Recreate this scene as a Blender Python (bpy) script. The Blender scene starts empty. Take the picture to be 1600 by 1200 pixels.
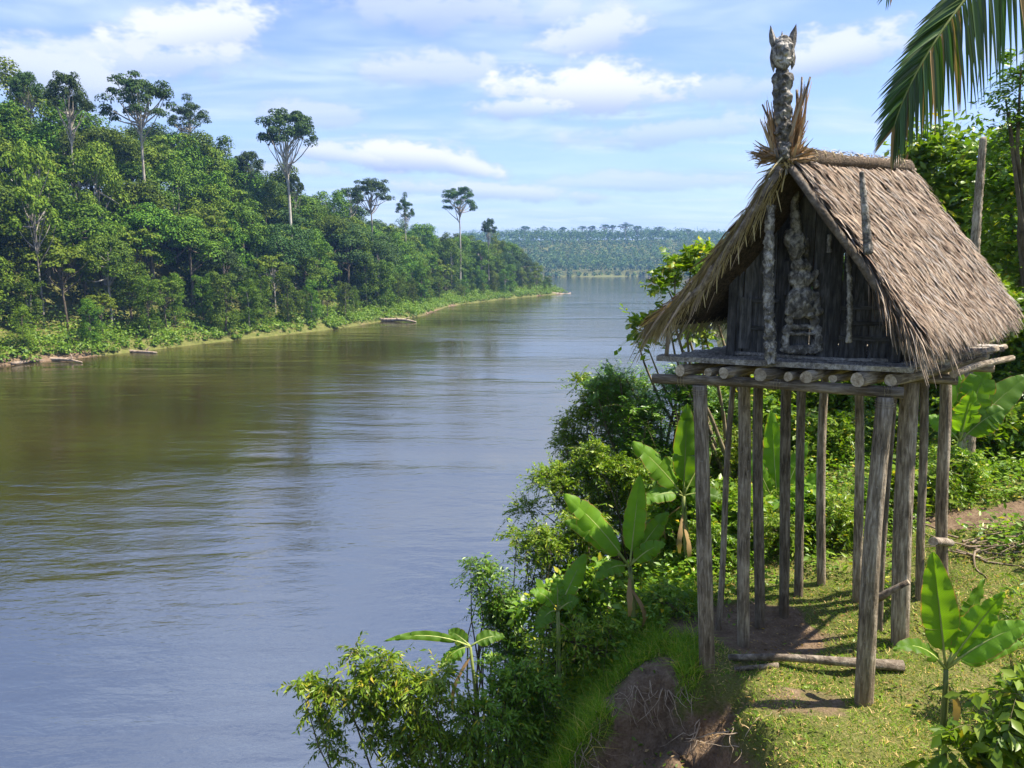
import bpy, bmesh, math, random
import numpy as np
from mathutils import Vector, Matrix, noise as mnoise

sc = bpy.context.scene
COL = sc.collection
R = math.radians

# ------------------------------------------------------------------ camera
CAMZ, PITCH, FPX = 12.0, R(8.8), 1200.0
cam = bpy.data.cameras.new('camera')
cam.lens = 27.0; cam.sensor_width = 36.0
cam.clip_start = 0.05; cam.clip_end = 20000
camo = bpy.data.objects.new('camera', cam); COL.objects.link(camo)
camo.location = (0, 0, CAMZ); camo.rotation_euler = (R(90) - PITCH, 0, 0)
sc.camera = camo

# ------------------------------------------------------------------ sun, sky
SUN_EL, SUN_AZ = R(60), R(91)          # azimuth clockwise from +Y (view direction): to the right
to_sun = Vector((math.sin(SUN_AZ) * math.cos(SUN_EL), math.cos(SUN_AZ) * math.cos(SUN_EL), math.sin(SUN_EL)))
sl = bpy.data.lights.new('sun', 'SUN'); sl.energy = 5.0; sl.angle = R(0.5); sl.color = (1.0, 0.92, 0.78)
so = bpy.data.objects.new('sun', sl); COL.objects.link(so)
so.rotation_euler = to_sun.to_track_quat('Z', 'Y').to_euler(); so.location = (40, -20, 80)

sc.view_settings.view_transform = 'Standard'; sc.view_settings.look = 'None'
sc.view_settings.exposure = 1.15; sc.view_settings.gamma = 1.0; sc.view_settings.use_curve_mapping = False
sc.cycles.use_denoising = True
sc.cycles.max_bounces = 5; sc.cycles.diffuse_bounces = 2; sc.cycles.glossy_bounces = 3
sc.cycles.transmission_bounces = 3; sc.cycles.transparent_max_bounces = 4; sc.cycles.volume_bounces = 0
sc.cycles.caustics_reflective = False; sc.cycles.caustics_refractive = False
sc.cycles.sample_clamp_indirect = 6.0


class NT:
    """small node-tree helper"""
    def __init__(s, tree): s.t = tree; s.n = tree.nodes; s.l = tree.links
    def node(s, kind, ins=None, **kw):
        nd = s.n.new(kind)
        for k, v in kw.items(): setattr(nd, k, v)
        for k, v in (ins or {}).items(): s.put(nd.inputs[k], v)
        return nd
    def put(s, sock, v):
        if hasattr(v, 'links') or isinstance(v, bpy.types.NodeSocket): s.l.new(v, sock)
        else: sock.default_value = v
    def m(s, op, a, b=0.0, c=0.0, clamp=False):
        nd = s.n.new('ShaderNodeMath'); nd.operation = op; nd.use_clamp = clamp
        for i, v in enumerate((a, b, c)): s.put(nd.inputs[i], v)
        return nd.outputs[0]
    def ss(s, v, lo, hi):
        nd = s.n.new('ShaderNodeMapRange'); nd.interpolation_type = 'SMOOTHSTEP'
        s.put(nd.inputs['Value'], v); nd.inputs['From Min'].default_value = lo; nd.inputs['From Max'].default_value = hi
        return nd.outputs[0]
    def noise(s, vec, scale, detail=4.0, rough=0.5, dist=0.0, dim='3D'):
        nd = s.n.new('ShaderNodeTexNoise'); nd.noise_dimensions = dim
        if vec is not None: s.put(nd.inputs['Vector'], vec)
        nd.inputs['Scale'].default_value = scale; nd.inputs['Detail'].default_value = detail
        nd.inputs['Roughness'].default_value = rough; nd.inputs['Distortion'].default_value = dist
        return nd.outputs[0]
    def scalevec(s, vec, v):
        nd = s.n.new('ShaderNodeVectorMath'); nd.operation = 'MULTIPLY'
        s.put(nd.inputs[0], vec); nd.inputs[1].default_value = v
        return nd.outputs[0]
    def ramp(s, fac, stops, interp='LINEAR'):
        nd = s.n.new('ShaderNodeValToRGB'); cr = nd.color_ramp; cr.interpolation = interp
        while len(cr.elements) < len(stops): cr.elements.new(0.5)
        for e, (p, c) in zip(cr.elements, stops):
            e.position = p; e.color = (*c, 1) if len(c) == 3 else c
        s.put(nd.inputs[0], fac)
        return nd.outputs[0]
    def mix(s, fac, a, b, mode='MIX'):
        nd = s.n.new('ShaderNodeMix'); nd.data_type = 'RGBA'; nd.blend_type = mode
        s.put(nd.inputs[0], fac)
        for i, v in ((6, a), (7, b)):
            if isinstance(v, tuple) and len(v) == 3: v = (*v, 1)
            s.put(nd.inputs[i], v)
        return nd.outputs[2]


def ray(px, py):
    a = (px - 800) / FPX; b = -(py - 600) / FPX
    c, s_ = math.cos(PITCH), math.sin(PITCH)
    return Vector((a, c + b * s_, -s_ + b * c))
def P(px, py, Y):
    d = ray(px, py); t = Y / d.y
    return Vector((0, 0, CAMZ)) + d * t
def W(px, py, z=0.0):
    d = ray(px, py); t = (z - CAMZ) / d.z
    return Vector((0, 0, CAMZ)) + d * t

world = bpy.data.worlds.new('World'); sc.world = world; world.use_nodes = True
wt = NT(world.node_tree); wt.n.clear()
sky = wt.node('ShaderNodeTexSky', sky_type='NISHITA', sun_disc=False)
sky.sun_elevation = SUN_EL; sky.sun_rotation = SUN_AZ; sky.altitude = 0
sky.air_density = 1.0; sky.dust_density = 0.6; sky.ozone_density = 2.0
bg_sky = wt.node('ShaderNodeBackground', {'Color': wt.mix(1.0, sky.outputs[0], (0.86, 0.865, 1.04, 1), 'MULTIPLY'), 'Strength': 0.10})
tc = wt.node('ShaderNodeTexCoord')
dirv = wt.node('ShaderNodeVectorMath', {0: tc.outputs['Generated']}, operation='NORMALIZE').outputs[0]
sep = wt.node('ShaderNodeSeparateXYZ', {0: dirv})
sx, sy, sz = sep.outputs
zz = wt.m('ADD', wt.m('MAXIMUM', sz, 0.0), 0.10)
pv = wt.node('ShaderNodeCombineXYZ', {0: wt.m('DIVIDE', sx, zz), 1: wt.m('DIVIDE', sy, zz), 2: 0.0}).outputs[0]
# high thin streaky veil, everywhere
v1 = wt.noise(wt.scalevec(pv, (0.55, 1.25, 1)), 1.0, 4, 0.56, 0.35)
v2 = wt.noise(wt.scalevec(pv, (1.6, 3.4, 1)), 1.0, 3, 0.55, 0.5)
veil = wt.m('ADD', wt.m('MULTIPLY', v1, 0.68), wt.m('MULTIPLY', v2, 0.32))
veil = wt.m('MULTIPLY', wt.ss(veil, 0.38, 0.66), 0.86)
hz = wt.m('MULTIPLY', wt.ss(sz, 0.22, 0.0), 0.5)
veil = wt.m('MAXIMUM', veil, hz)
# soft cumulus banks seen in the photograph, as directions in the sky
az = wt.m('ARCTAN2', sx, sy); el = wt.m('ARCSINE', sz)
av = wt.node('ShaderNodeCombineXYZ', {0: az, 1: wt.m('MULTIPLY', el, 1.8), 2: 0.0}).outputs[0]
n_big = wt.noise(av, 7.0, 5, 0.55)
n_fin = wt.noise(av, 26.0, 3, 0.6)
wob = wt.m('ADD', wt.m('MULTIPLY', wt.m('SUBTRACT', n_big, 0.5), 2.6), wt.m('MULTIPLY', wt.m('SUBTRACT', n_fin, 0.5), 1.9))
puffs = [(300, 55, 110, 36, .22, .95), (190, 95, 150, 30, .12, .75), (60, 112, 130, 36, -.1, .8), (935, 142, 140, 36, -.02, 1.0), (815, 168, 60, 16, 0, .8),
         (630, 244, 85, 22, -.05, 1.0), (520, 240, 60, 15, -.1, .85), (720, 258, 60, 16, -.25, .95), (930, 58, 75, 26, .15, .8), (1320, 82, 80, 26, .1, .85),
         (660, 112, 100, 24, 0, .7), (790, 300, 130, 14, -.05, .75), (700, 20, 190, 26, 0, .6), (500, 180, 70, 20, 0, .6),
         (1060, 205, 120, 18, .05, .6), (1130, 140, 70, 20, 0, .6), (1000, 285, 160, 14, 0, .55), (430, 265, 70, 14, 0, .6)]
cov = None; lit = None
for (px, py, rx, ry, slope, dens) in puffs:
    d = ray(px, py).normalized()
    a0, e0 = math.atan2(d.x, d.y), math.asin(d.z)
    ra, re = rx * 1.2 / 1200 * math.cos(a0), ry * 1.1 / 1200
    da = wt.m('SUBTRACT', az, a0)
    de = wt.m('SUBTRACT', wt.m('SUBTRACT', el, e0), wt.m('MULTIPLY', da, slope))
    dv = wt.m('DIVIDE', de, re)
    du = wt.m('DIVIDE', da, ra)
    # flat base: lower half squeezed
    dvv = wt.m('MULTIPLY', dv, wt.m('ADD', 1.0, wt.m('MULTIPLY', wt.m('LESS_THAN', dv, 0.0), 0.25)))
    dist = wt.m('SQRT', wt.m('ADD', wt.m('MULTIPLY', du, du), wt.m('MULTIPLY', dvv, dvv)))
    dist = wt.m('ADD', dist, wob)
    mk_ = wt.m('MULTIPLY', wt.ss(dist, 1.35, 0.55), dens)
    lt = wt.ss(dv, -1.0, 0.45)
    if cov is None: cov, lit = mk_, wt.m('MULTIPLY', lt, mk_)
    else:
        cov = wt.m('MAXIMUM', cov, mk_); lit = wt.m('MAXIMUM', lit, wt.m('MULTIPLY', lt, mk_))
ccol = wt.mix(lit, (0.23, 0.29, 0.43), (0.48, 0.495, 0.53))
veilcol = wt.ramp(v2, [(0.3, (0.21, 0.30, 0.53)), (0.65, (0.37, 0.44, 0.58))])
bg_veil = wt.node('ShaderNodeBackground', {'Color': veilcol, 'Strength': 1.0})
bg_cl = wt.node('ShaderNodeBackground', {'Color': ccol, 'Strength': 1.0})
mx1 = wt.node('ShaderNodeMixShader', {0: veil, 1: bg_sky.outputs[0], 2: bg_veil.outputs[0]})
mx2 = wt.node('ShaderNodeMixShader', {0: cov, 1: mx1.outputs[0], 2: bg_cl.outputs[0]})
wo = wt.node('ShaderNodeOutputWorld', {'Surface': mx2.outputs[0]})

# ------------------------------------------------------------------ helpers
rng = np.random.default_rng(7)
random.seed(7)

def mesh_np(name, V, F, mi=None, uv=None, smooth=False):
    V = np.asarray(V, dtype=np.float32)
    me = bpy.data.meshes.new(name)
    if isinstance(F, np.ndarray):
        M, k = F.shape
        me.vertices.add(len(V)); me.vertices.foreach_set('co', V.ravel())
        me.loops.add(M * k); me.loops.foreach_set('vertex_index', F.astype(np.int32).ravel())
        me.polygons.add(M); me.polygons.foreach_set('loop_start', np.arange(0, M * k, k, dtype=np.int32))
        me.polygons.foreach_set('loop_total', np.full(M, k, dtype=np.int32))
        me.update(calc_edges=True)
    else:
        me.from_pydata([tuple(map(float, v)) for v in V], [], [tuple(int(i) for i in f) for f in F]); me.update()
    if mi is not None: me.polygons.foreach_set('material_index', np.asarray(mi, dtype=np.int32))
    if smooth: me.polygons.foreach_set('use_smooth', np.ones(len(me.polygons), dtype=bool))
    if uv is not None:
        ul = me.uv_layers.new(name='UVMap')
        li = np.empty(len(me.loops), dtype=np.int32); me.loops.foreach_get('vertex_index', li)
        ul.data.foreach_set('uv', np.asarray(uv, dtype=np.float32)[li].ravel())
    me.validate()
    return me

def link(name, me, mats, parent=None, loc=None):
    o = bpy.data.objects.new(name, me); COL.objects.link(o)
    if me is not None:
        for m in (mats if isinstance(mats, (list, tuple)) else [mats]):
            if len(me.materials) < (len(mats) if isinstance(mats, (list, tuple)) else 1): me.materials.append(m)
    if loc is not None: o.location = loc
    if parent is not None: o.parent = parent
    return o

def tag(o, label=None, cat=None, group=None, kind=None):
    if label: o['label'] = label
    if cat: o['category'] = cat
    if group: o['group'] = group
    if kind: o['kind'] = kind
    return o

def thing(name, label, cat, loc=(0, 0, 0), group=None):
    o = bpy.data.objects.new(name, None); COL.objects.link(o); o.location = loc
    o.empty_display_size = 0.2
    return tag(o, label, cat, group)

def nrm(a): return a / np.maximum(np.linalg.norm(a, axis=-1, keepdims=True), 1e-9)
def rdir(n, r=None):
    r = r or rng
    return nrm(r.normal(size=(n, 3)))

class Geo:
    """collects geometry pieces; origin is subtracted so meshes sit at their object's base"""
    def __init__(s): s.V = []; s.F = []; s.M = []; s.n = 0
    def add(s, V, F, m=0):
        V = np.asarray(V, float)
        s.V.append(V); s.F.extend([tuple(int(i) + s.n for i in f) for f in F]); s.M.extend([m] * len(F)); s.n += len(V)
    def build(s, name, mats, parent=None, origin=None, smooth=True):
        V = np.concatenate(s.V)
        if origin is not None: V = V - np.asarray(origin)
        me = mesh_np(name, V, s.F, mi=s.M, smooth=smooth)
        return link(name, me, mats, parent)

def frame(d):
    d = Vector(d).normalized()
    up = Vector((0, 0, 1)) if abs(d.z) < 0.9 else Vector((0, 1, 0))
    a = d.cross(up).normalized(); b = a.cross(d).normalized()
    return np.array(a), np.array(b)

def tube(pts, rad, seg=8, cap=True, jit=0.0, r=None, capm=True):
    """tube through points with radii; returns V, F, and number of cap faces at the end"""
    r = r or random
    pts = [np.array(p, float) for p in pts]; n = len(pts)
    V = []; F = []
    a, b = frame(pts[-1] - pts[0])
    ph = [r.random() * 6.28 for _ in range(3)]
    for i, p in enumerate(pts):
        for k in range(seg):
            t = 2 * math.pi * k / seg
            q = rad[i] * (1 + jit * (0.6 * math.sin(2 * t + ph[0] + i * .35) + 0.5 * math.sin(3 * t + ph[1] - i * .5) + 0.6 * (r.random() - .5)))
            V.append(p + q * (math.cos(t) * a + math.sin(t) * b))
    for i in range(n - 1):
        for k in range(seg):
            F.append((i * seg + k, i * seg + (k + 1) % seg, (i + 1) * seg + (k + 1) % seg, (i + 1) * seg + k))
    nc = 0
    if cap:
        F.append(tuple(range(seg))[::-1]); F.append(tuple((n - 1) * seg + k for k in range(seg))); nc = 2
    return np.array(V), F, nc

def curve_pts(p0, p1, n=6, bend=0.0, r=None, sag=(0, 0, 0)):
    r = r or random
    p0 = np.array(p0, float); p1 = np.array(p1, float); L = np.linalg.norm(p1 - p0)
    a, b = frame(p1 - p0); f1, f2 = r.uniform(-1, 1) * bend * L, r.uniform(-1, 1) * bend * L
    g1, g2 = r.uniform(-1, 1) * bend * L * .5, r.uniform(-1, 1) * bend * L * .5
    out = []
    for i in range(n):
        t = i / (n - 1); w = math.sin(math.pi * t); w2 = math.sin(2 * math.pi * t)
        out.append(p0 + (p1 - p0) * t + a * (f1 * w + g1 * w2) + b * (f2 * w + g2 * w2) + np.array(sag) * w)
    return out

def leaf4(C, N, T, L, Wd):
    """flat 4-point leaves: centre, normal, direction, length, width -> V,F arrays"""
    n = len(C); S = nrm(np.cross(N, T)); T = nrm(np.cross(S, N))
    L = np.broadcast_to(L, n)[:, None]; Wd = np.broadcast_to(Wd, n)[:, None]
    V = np.stack([C - T * L * .5, C + S * Wd * .5 + T * L * .05, C + T * L * .5 - N * L * .08, C - S * Wd * .5 + T * L * .05], 1).reshape(-1, 3)
    return V, np.arange(4 * n).reshape(n, 4)

def leaf5(B, T, N, L, Wd, fold=0.18, droop=0.15):
    """folded leaves from base point B along T: two halves that meet on a midrib; tip droops"""
    n = len(B); S = nrm(np.cross(T, N)); N2 = nrm(np.cross(S, T))
    L = np.broadcast_to(L, n)[:, None]; Wd = np.broadcast_to(Wd, n)[:, None]
    M = B + T * L * .45 - N2 * Wd * fold
    A1 = B + T * L * .42 + S * Wd * .5; A2 = B + T * L * .42 - S * Wd * .5
    tip = B + T * L - N2 * L * droop
    V = np.stack([B, A1, M, A2, tip], 1).reshape(-1, 3)
    i = np.arange(n) * 5
    F = np.stack([np.stack([i, i + 1, i + 2], 1), np.stack([i, i + 2, i + 3], 1), np.stack([i + 1, i + 4, i + 2], 1), np.stack([i + 2, i + 4, i + 3], 1)], 1).reshape(-1, 3)
    return V, F

def catVF(parts):
    Vs, Fs, n = [], [], 0
    for V, F in parts:
        Vs.append(V); Fs.append(F + n); n += len(V)
    return np.concatenate(Vs), np.concatenate(Fs)

# ------------------------------------------------------------------ materials
def newmat(name):
    m = bpy.data.materials.new(name); m.use_nodes = True
    t = NT(m.node_tree); t.n.clear()
    out = t.node('ShaderNodeOutputMaterial')
    return m, t, out

def leaf_mat(name, stops, transl=0.35, rough=0.45, spec=0.35, objvar=0.35, tcol=(1.25, 1.35, 0.5), clump=0):
    m, t, out = newmat(name)
    g = t.node('ShaderNodeNewGeometry'); oi = t.node('ShaderNodeObjectInfo')
    col = t.ramp(g.outputs['Random Per Island'], stops)
    if clump:
        cn = t.noise(t.node('ShaderNodeTexCoord').outputs['Object'], clump, 2, .5)
        col = t.node('ShaderNodeHueSaturation', {'Color': col, 'Hue': t.m('ADD', .475, t.m('MULTIPLY', cn, .05)), 'Value': t.m('ADD', .25, t.m('MULTIPLY', cn, 1.5))}).outputs[0]
    hsv = t.node('ShaderNodeHueSaturation', {'Color': col, 'Hue': t.m('ADD', 0.5 - 0.02 * objvar * 1.5, t.m('MULTIPLY', oi.outputs['Random'], 0.06 * objvar)),
                                             'Value': t.m('ADD', 1 - 0.5 * objvar, t.m('MULTIPLY', oi.outputs['Random'], objvar))})
    c = hsv.outputs[0]
    pb = t.node('ShaderNodeBsdfPrincipled', {'Base Color': c, 'Roughness': rough, 'Specular IOR Level': spec})
    tr = t.node('ShaderNodeBsdfTranslucent', {'Color': t.mix(1.0, c, (*tcol, 1), 'MULTIPLY')})
    mx = t.node('ShaderNodeMixShader', {0: transl, 1: pb.outputs[0], 2: tr.outputs[0]})
    t.l.new(mx.outputs[0], out.inputs['Surface'])
    return m

def wood_mat(name, dark, mid, light, scale=1.0, bump=0.6, rough=0.85, island=False, stretch=(14, 14, 1.6), lichen=0.0, coord='Object', stain=False):
    m, t, out = newmat(name)
    tcn = t.node('ShaderNodeTexCoord'); oi = t.node('ShaderNodeObjectInfo')
    v = t.node('ShaderNodeVectorMath', {0: tcn.outputs[coord], 1: oi.outputs['Location']}, operation='ADD').outputs[0]
    rv = t.node('ShaderNodeCombineXYZ', {0: t.m('MULTIPLY', oi.outputs['Random'], 37.0), 1: t.m('MULTIPLY', oi.outputs['Random'], 91.0), 2: 0.0}).outputs[0]
    v = t.node('ShaderNodeVectorMath', {0: v, 1: rv}, operation='ADD').outputs[0]
    gr = t.noise(t.scalevec(v, stretch), 3.0 * scale, 6, 0.65, 0.6)
    bl = t.noise(v, 2.5 * scale, 4, 0.6)
    fac = t.m('ADD', t.m('MULTIPLY', gr, 0.65), t.m('MULTIPLY', bl, 0.35))
    col = t.ramp(fac, [(0.35, dark), (0.49, mid), (0.63, light)])
    if island:
        g = t.node('ShaderNodeNewGeometry')
        gry = tuple(.22 * v_ + .78 * (light[0] + light[1] + light[2]) / 3 * .72 for v_ in light)
        col = t.mix(0.62, col, t.ramp(g.outputs['Random Per Island'], [(0, dark), (0.35, mid), (0.62, light), (0.66, gry), (0.84, gry), (0.88, mid), (1, light)]))
    if lichen > 0:
        sp = t.noise(v, 38.0 * scale, 2, 0.5)
        col = t.mix(t.m('MULTIPLY', t.ss(sp, 0.64, 0.72), lichen), col, (0.5, 0.5, 0.46))
    if stain:
        lz = t.node('ShaderNodeSeparateXYZ', {0: tcn.outputs['Object']}).outputs[2]
        col = t.mix(t.m('MULTIPLY', t.ss(t.m('ADD', lz, t.m('MULTIPLY', bl, .5)), .85, .35), .7), col, (0.17, 0.115, 0.07))
    val = t.m('ADD', 0.72, t.m('MULTIPLY', oi.outputs['Random'], 0.55))
    col = t.node('ShaderNodeHueSaturation', {'Color': col, 'Value': val}).outputs[0]
    bp = t.node('ShaderNodeBump', {'Height': t.m('ADD', gr, t.m('MULTIPLY', t.noise(v, 30 * scale, 3), 0.4)), 'Strength': bump, 'Distance': 0.02})
    pb = t.node('ShaderNodeBsdfPrincipled', {'Base Color': col, 'Roughness': rough, 'Specular IOR Level': 0.25, 'Normal': bp.outputs[0]})
    t.l.new(pb.outputs[0], out.inputs['Surface'])
    return m

MAT = {}
# forest across the river
MAT['canopy'] = leaf_mat('canopy_leaf', [(0, (0.032, 0.072, 0.005)), (0.5, (0.068, 0.135, 0.010)), (1, (0.151, 0.226, 0.014))], 0.14, 0.65, 0.15, 0.7)
MAT['canopy_y'] = leaf_mat('canopy_leaf_yellow', [(0, (0.058, 0.100, 0.008)), (0.5, (0.110, 0.173, 0.011)), (1, (0.193, 0.239, 0.019))], 0.16, 0.65, 0.15, 0.4)
MAT['canopy_d'] = leaf_mat('canopy_leaf_dark', [(0, (0.017, 0.042, 0.010)), (0.5, (0.034, 0.074, 0.013)), (1, (0.076, 0.128, 0.022))], 0.10, 0.65, 0.15, 0.5)
MAT['under'] = leaf_mat('undergrowth_leaf', [(0, (0.068, 0.135, 0.010)), (0.5, (0.120, 0.209, 0.014)), (1, (0.210, 0.284, 0.026))], 0.32, 0.5, 0.3, 0.2)
MAT['far'] = leaf_mat('far_canopy_leaf', [(0, (0.031, 0.074, 0.016)), (0.5, (0.060, 0.115, 0.021)), (1, (0.119, 0.176, 0.031))], 0.2, 0.6, 0.2, 0.2, clump=.09)
MAT['bark_pale'] = wood_mat('bark_pale', (0.16, 0.13, 0.10), (0.34, 0.30, 0.25), (0.55, 0.50, 0.43), 0.4, 0.5, 0.9, stretch=(1, 1, 0.3))
MAT['bark'] = wood_mat('bark_brown', (0.05, 0.038, 0.026), (0.12, 0.095, 0.068), (0.24, 0.2, 0.15), 1.0, 0.8, 0.9, stretch=(3, 3, 0.6))
# near foliage
MAT['lf_vine'] = leaf_mat('vine_leaf', [(0, (0.099, 0.195, 0.009)), (0.45, (0.182, 0.308, 0.015)), (0.9, (0.314, 0.405, 0.024)), (1, (0.561, 0.439, 0.045))], 0.40, 0.42, 0.4, 0.25)
MAT['lf_dark'] = leaf_mat('shrub_leaf_dark', [(0, (0.054, 0.129, 0.010)), (0.5, (0.101, 0.205, 0.013)), (1, (0.193, 0.302, 0.020))], 0.32, 0.38, 0.5, 0.3)
MAT['lf_mid'] = leaf_mat('shrub_leaf_mid', [(0, (0.085, 0.180, 0.010)), (0.5, (0.160, 0.278, 0.016)), (0.95, (0.255, 0.360, 0.026)), (1, (0.639, 0.468, 0.039))], 0.38, 0.40, 0.45, 0.3)
MAT['lf_yel'] = leaf_mat('shrub_leaf_yellow', [(0, (0.094, 0.169, 0.008)), (0.5, (0.166, 0.260, 0.013)), (0.9, (0.260, 0.338, 0.018)), (1, (0.395, 0.390, 0.039))], 0.40, 0.45, 0.4, 0.25)
MAT['grass'] = leaf_mat('grass_blade', [(0, (0.116, 0.227, 0.019)), (0.4, (0.194, 0.333, 0.026)), (0.70, (0.330, 0.420, 0.048)), (0.80, (0.698, 0.490, 0.188)), (1, (0.853, 0.613, 0.319))], 0.30, 0.6, 0.2, 0.0)
MAT['grass_long'] = leaf_mat('long_grass_blade', [(0, (0.121, 0.248, 0.013)), (0.6, (0.207, 0.358, 0.019)), (0.9, (0.345, 0.435, 0.033)), (1, (0.690, 0.513, 0.156))], 0.38, 0.5, 0.3, 0.0)
MAT['palm'] = leaf_mat('palm_leaflet', [(0, (0.026, 0.058, 0.006)), (0.5, (0.046, 0.091, 0.008)), (1, (0.078, 0.124, 0.012))], 0.30, 0.35, 0.5, 0.7)
MAT['palm_dry'] = leaf_mat('palm_leaflet_dry', [(0, (0.16, 0.09, 0.035)), (0.5, (0.30, 0.19, 0.08)), (1, (0.42, 0.30, 0.15))], 0.25, 0.7, 0.2, 0.2)
MAT['twig'] = wood_mat('twig_bark', (0.06, 0.045, 0.025), (0.13, 0.10, 0.06), (0.22, 0.18, 0.11), 2.0, 0.4, 0.9, stretch=(1, 1, 1))
MAT['stem_g'] = wood_mat('green_stem', (0.06, 0.09, 0.015), (0.12, 0.17, 0.03), (0.22, 0.25, 0.06), 2.0, 0.2, 0.5, stretch=(8, 8, 0.6))
# hut
MAT['post'] = wood_mat('weathered_post', (0.052, 0.039, 0.026), (0.20, 0.158, 0.110), (0.46, 0.385, 0.29), 1.0, 1.0, 0.9, lichen=0.18)
MAT['stilt'] = wood_mat('weathered_stilt', (0.052, 0.039, 0.026), (0.20, 0.158, 0.110), (0.46, 0.385, 0.29), 1.0, 1.0, 0.9, lichen=0.18, stain=True)
MAT['log'] = wood_mat('weathered_log', (0.05, 0.038, 0.027), (0.18, 0.142, 0.105), (0.40, 0.34, 0.27), 1.0, 0.9, 0.9, stretch=(5, 5, 5), lichen=0.25)
MAT['endgrain'] = wood_mat('log_end', (0.22, 0.16, 0.10), (0.42, 0.34, 0.24), (0.60, 0.52, 0.40), 3.0, 0.6, 0.9, stretch=(4, 4, 4))
MAT['plank'] = wood_mat('floor_plank_wood', (0.07, 0.060, 0.05), (0.24, 0.215, 0.185), (0.52, 0.48, 0.41), 1.0, 0.9, 0.9, stretch=(3, 14, 14))
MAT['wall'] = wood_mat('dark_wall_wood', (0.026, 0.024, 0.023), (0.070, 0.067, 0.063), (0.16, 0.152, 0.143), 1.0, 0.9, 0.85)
MAT['carve'] = wood_mat('carved_wood', (0.022, 0.020, 0.017), (0.17, 0.155, 0.135), (0.60, 0.56, 0.50), 2.6, 1.0, 0.9, stretch=(3, 3, 2), lichen=0.3)
MAT['thatch'] = wood_mat('thatch_strand', (0.050, 0.033, 0.022), (0.23, 0.158, 0.108), (0.50, 0.40, 0.30), 2.0, 0.3, 0.9, island=True, stretch=(2, 2, 2))
MAT['thatch_base'] = wood_mat('thatch_base', (0.03, 0.022, 0.015), (0.09, 0.066, 0.045), (0.18, 0.13, 0.09), 3.0, 0.9, 0.95, stretch=(5, 5, 5))
MAT['straw'] = wood_mat('pale_straw', (0.20, 0.15, 0.07), (0.42, 0.33, 0.16), (0.60, 0.50, 0.28), 2.0, 0.2, 0.85, island=True, stretch=(2, 2, 2))
MAT['tuft'] = wood_mat('dry_tuft', (0.13, 0.075, 0.035), (0.34, 0.21, 0.10), (0.52, 0.38, 0.22), 2.0, 0.2, 0.9, island=True, stretch=(2, 2, 2))
MAT['root'] = wood_mat('root_wood', (0.12, 0.085, 0.055), (0.28, 0.21, 0.14), (0.45, 0.36, 0.26), 3.0, 0.4, 0.9, stretch=(1, 1, 1))
MAT['drift'] = wood_mat('driftwood', (0.16, 0.11, 0.075), (0.34, 0.26, 0.19), (0.52, 0.43, 0.34), 0.6, 0.4, 0.9, stretch=(1, 1, 1))
# ------------------------------------------------------------------ terrain
BL = [(-140, -400), (-95, -60), (-72, 77), (-61.6, 91.6), (-55.3, 101.4), (-51.1, 111), (-44.1, 125.5), (-33.2, 147.4), (-28, 168), (-22, 180),
      (-19, 229), (-4.5, 272), (23.6, 335), (15, 352), (-60, 430), (-250, 560), (-900, 700)]
BF = [(-900, 1050), (-200, 870), (45, 784), (137, 828), (260, 850), (500, 900), (1200, 1000)]
BR = [(1200, 820), (250, 700), (116, 652), (113, 634), (135, 560), (95, 400), (52, 200), (23, 80), (10, 40), (4.5, 25), (.5, 19), (-1.7, 14), (-2.9, 10), (-3.5, 8),
      (-3.9, 6.9), (-4.6, 6), (-5.3, 5), (-6.5, 3), (-9, 0), (-15, -30), (-40, -400)]

def seg_dist(x, y, poly):
    best = np.full(x.shape, 1e9)
    for (x0, y0), (x1, y1) in zip(poly[:-1], poly[1:]):
        dx, dy = x1 - x0, y1 - y0
        t = np.clip(((x - x0) * dx + (y - y0) * dy) / (dx * dx + dy * dy), 0, 1)
        best = np.minimum(best, np.hypot(x - x0 - t * dx, y - y0 - t * dy))
    return best
def inside(x, y, poly):
    c = np.zeros(x.shape, bool); n = len(poly)
    for i in range(n):
        x0, y0 = poly[i]; x1, y1 = poly[(i + 1) % n]
        if y0 == y1: continue
        c ^= ((y0 > y) != (y1 > y)) & (x < (x1 - x0) * (y - y0) / (y1 - y0) + x0)
    return c
RIVER = BL + BF + BR
def sstep(v, a, b):
    t = np.clip((v - a) / (b - a), 0, 1); return t * t * (3 - 2 * t)
def wnoise(x, y, f, seed=0):
    """cheap smooth value noise"""
    x = x * f + seed * 17.3; y = y * f + seed * 9.1
    xi, yi = np.floor(x), np.floor(y); fx, fy = x - xi, y - yi
    fx = fx * fx * (3 - 2 * fx); fy = fy * fy * (3 - 2 * fy)
    def h(a, b):
        v = np.sin(a * 127.1 + b * 311.7 + seed) * 43758.5453
        return v - np.floor(v)
    return (h(xi, yi) * (1 - fx) + h(xi + 1, yi) * fx) * (1 - fy) + (h(xi, yi + 1) * (1 - fx) + h(xi + 1, yi + 1) * fx) * fy - 0.5
def fbm(x, y, f, seed=0, o=4):
    s = 0; a = 1.0
    for i in range(o): s = s + a * wnoise(x, y, f * 2 ** i, seed + i); a *= .5
    return s
def scoop(x, y):
    u = (x - 1.28) / 0.98; v = (y - 5.70) / 1.15
    return 1 - sstep(np.sqrt(u * u + v * v) + 0.35 * fbm(x, y, 2.2, 5), 0.62, 1.08)
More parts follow.
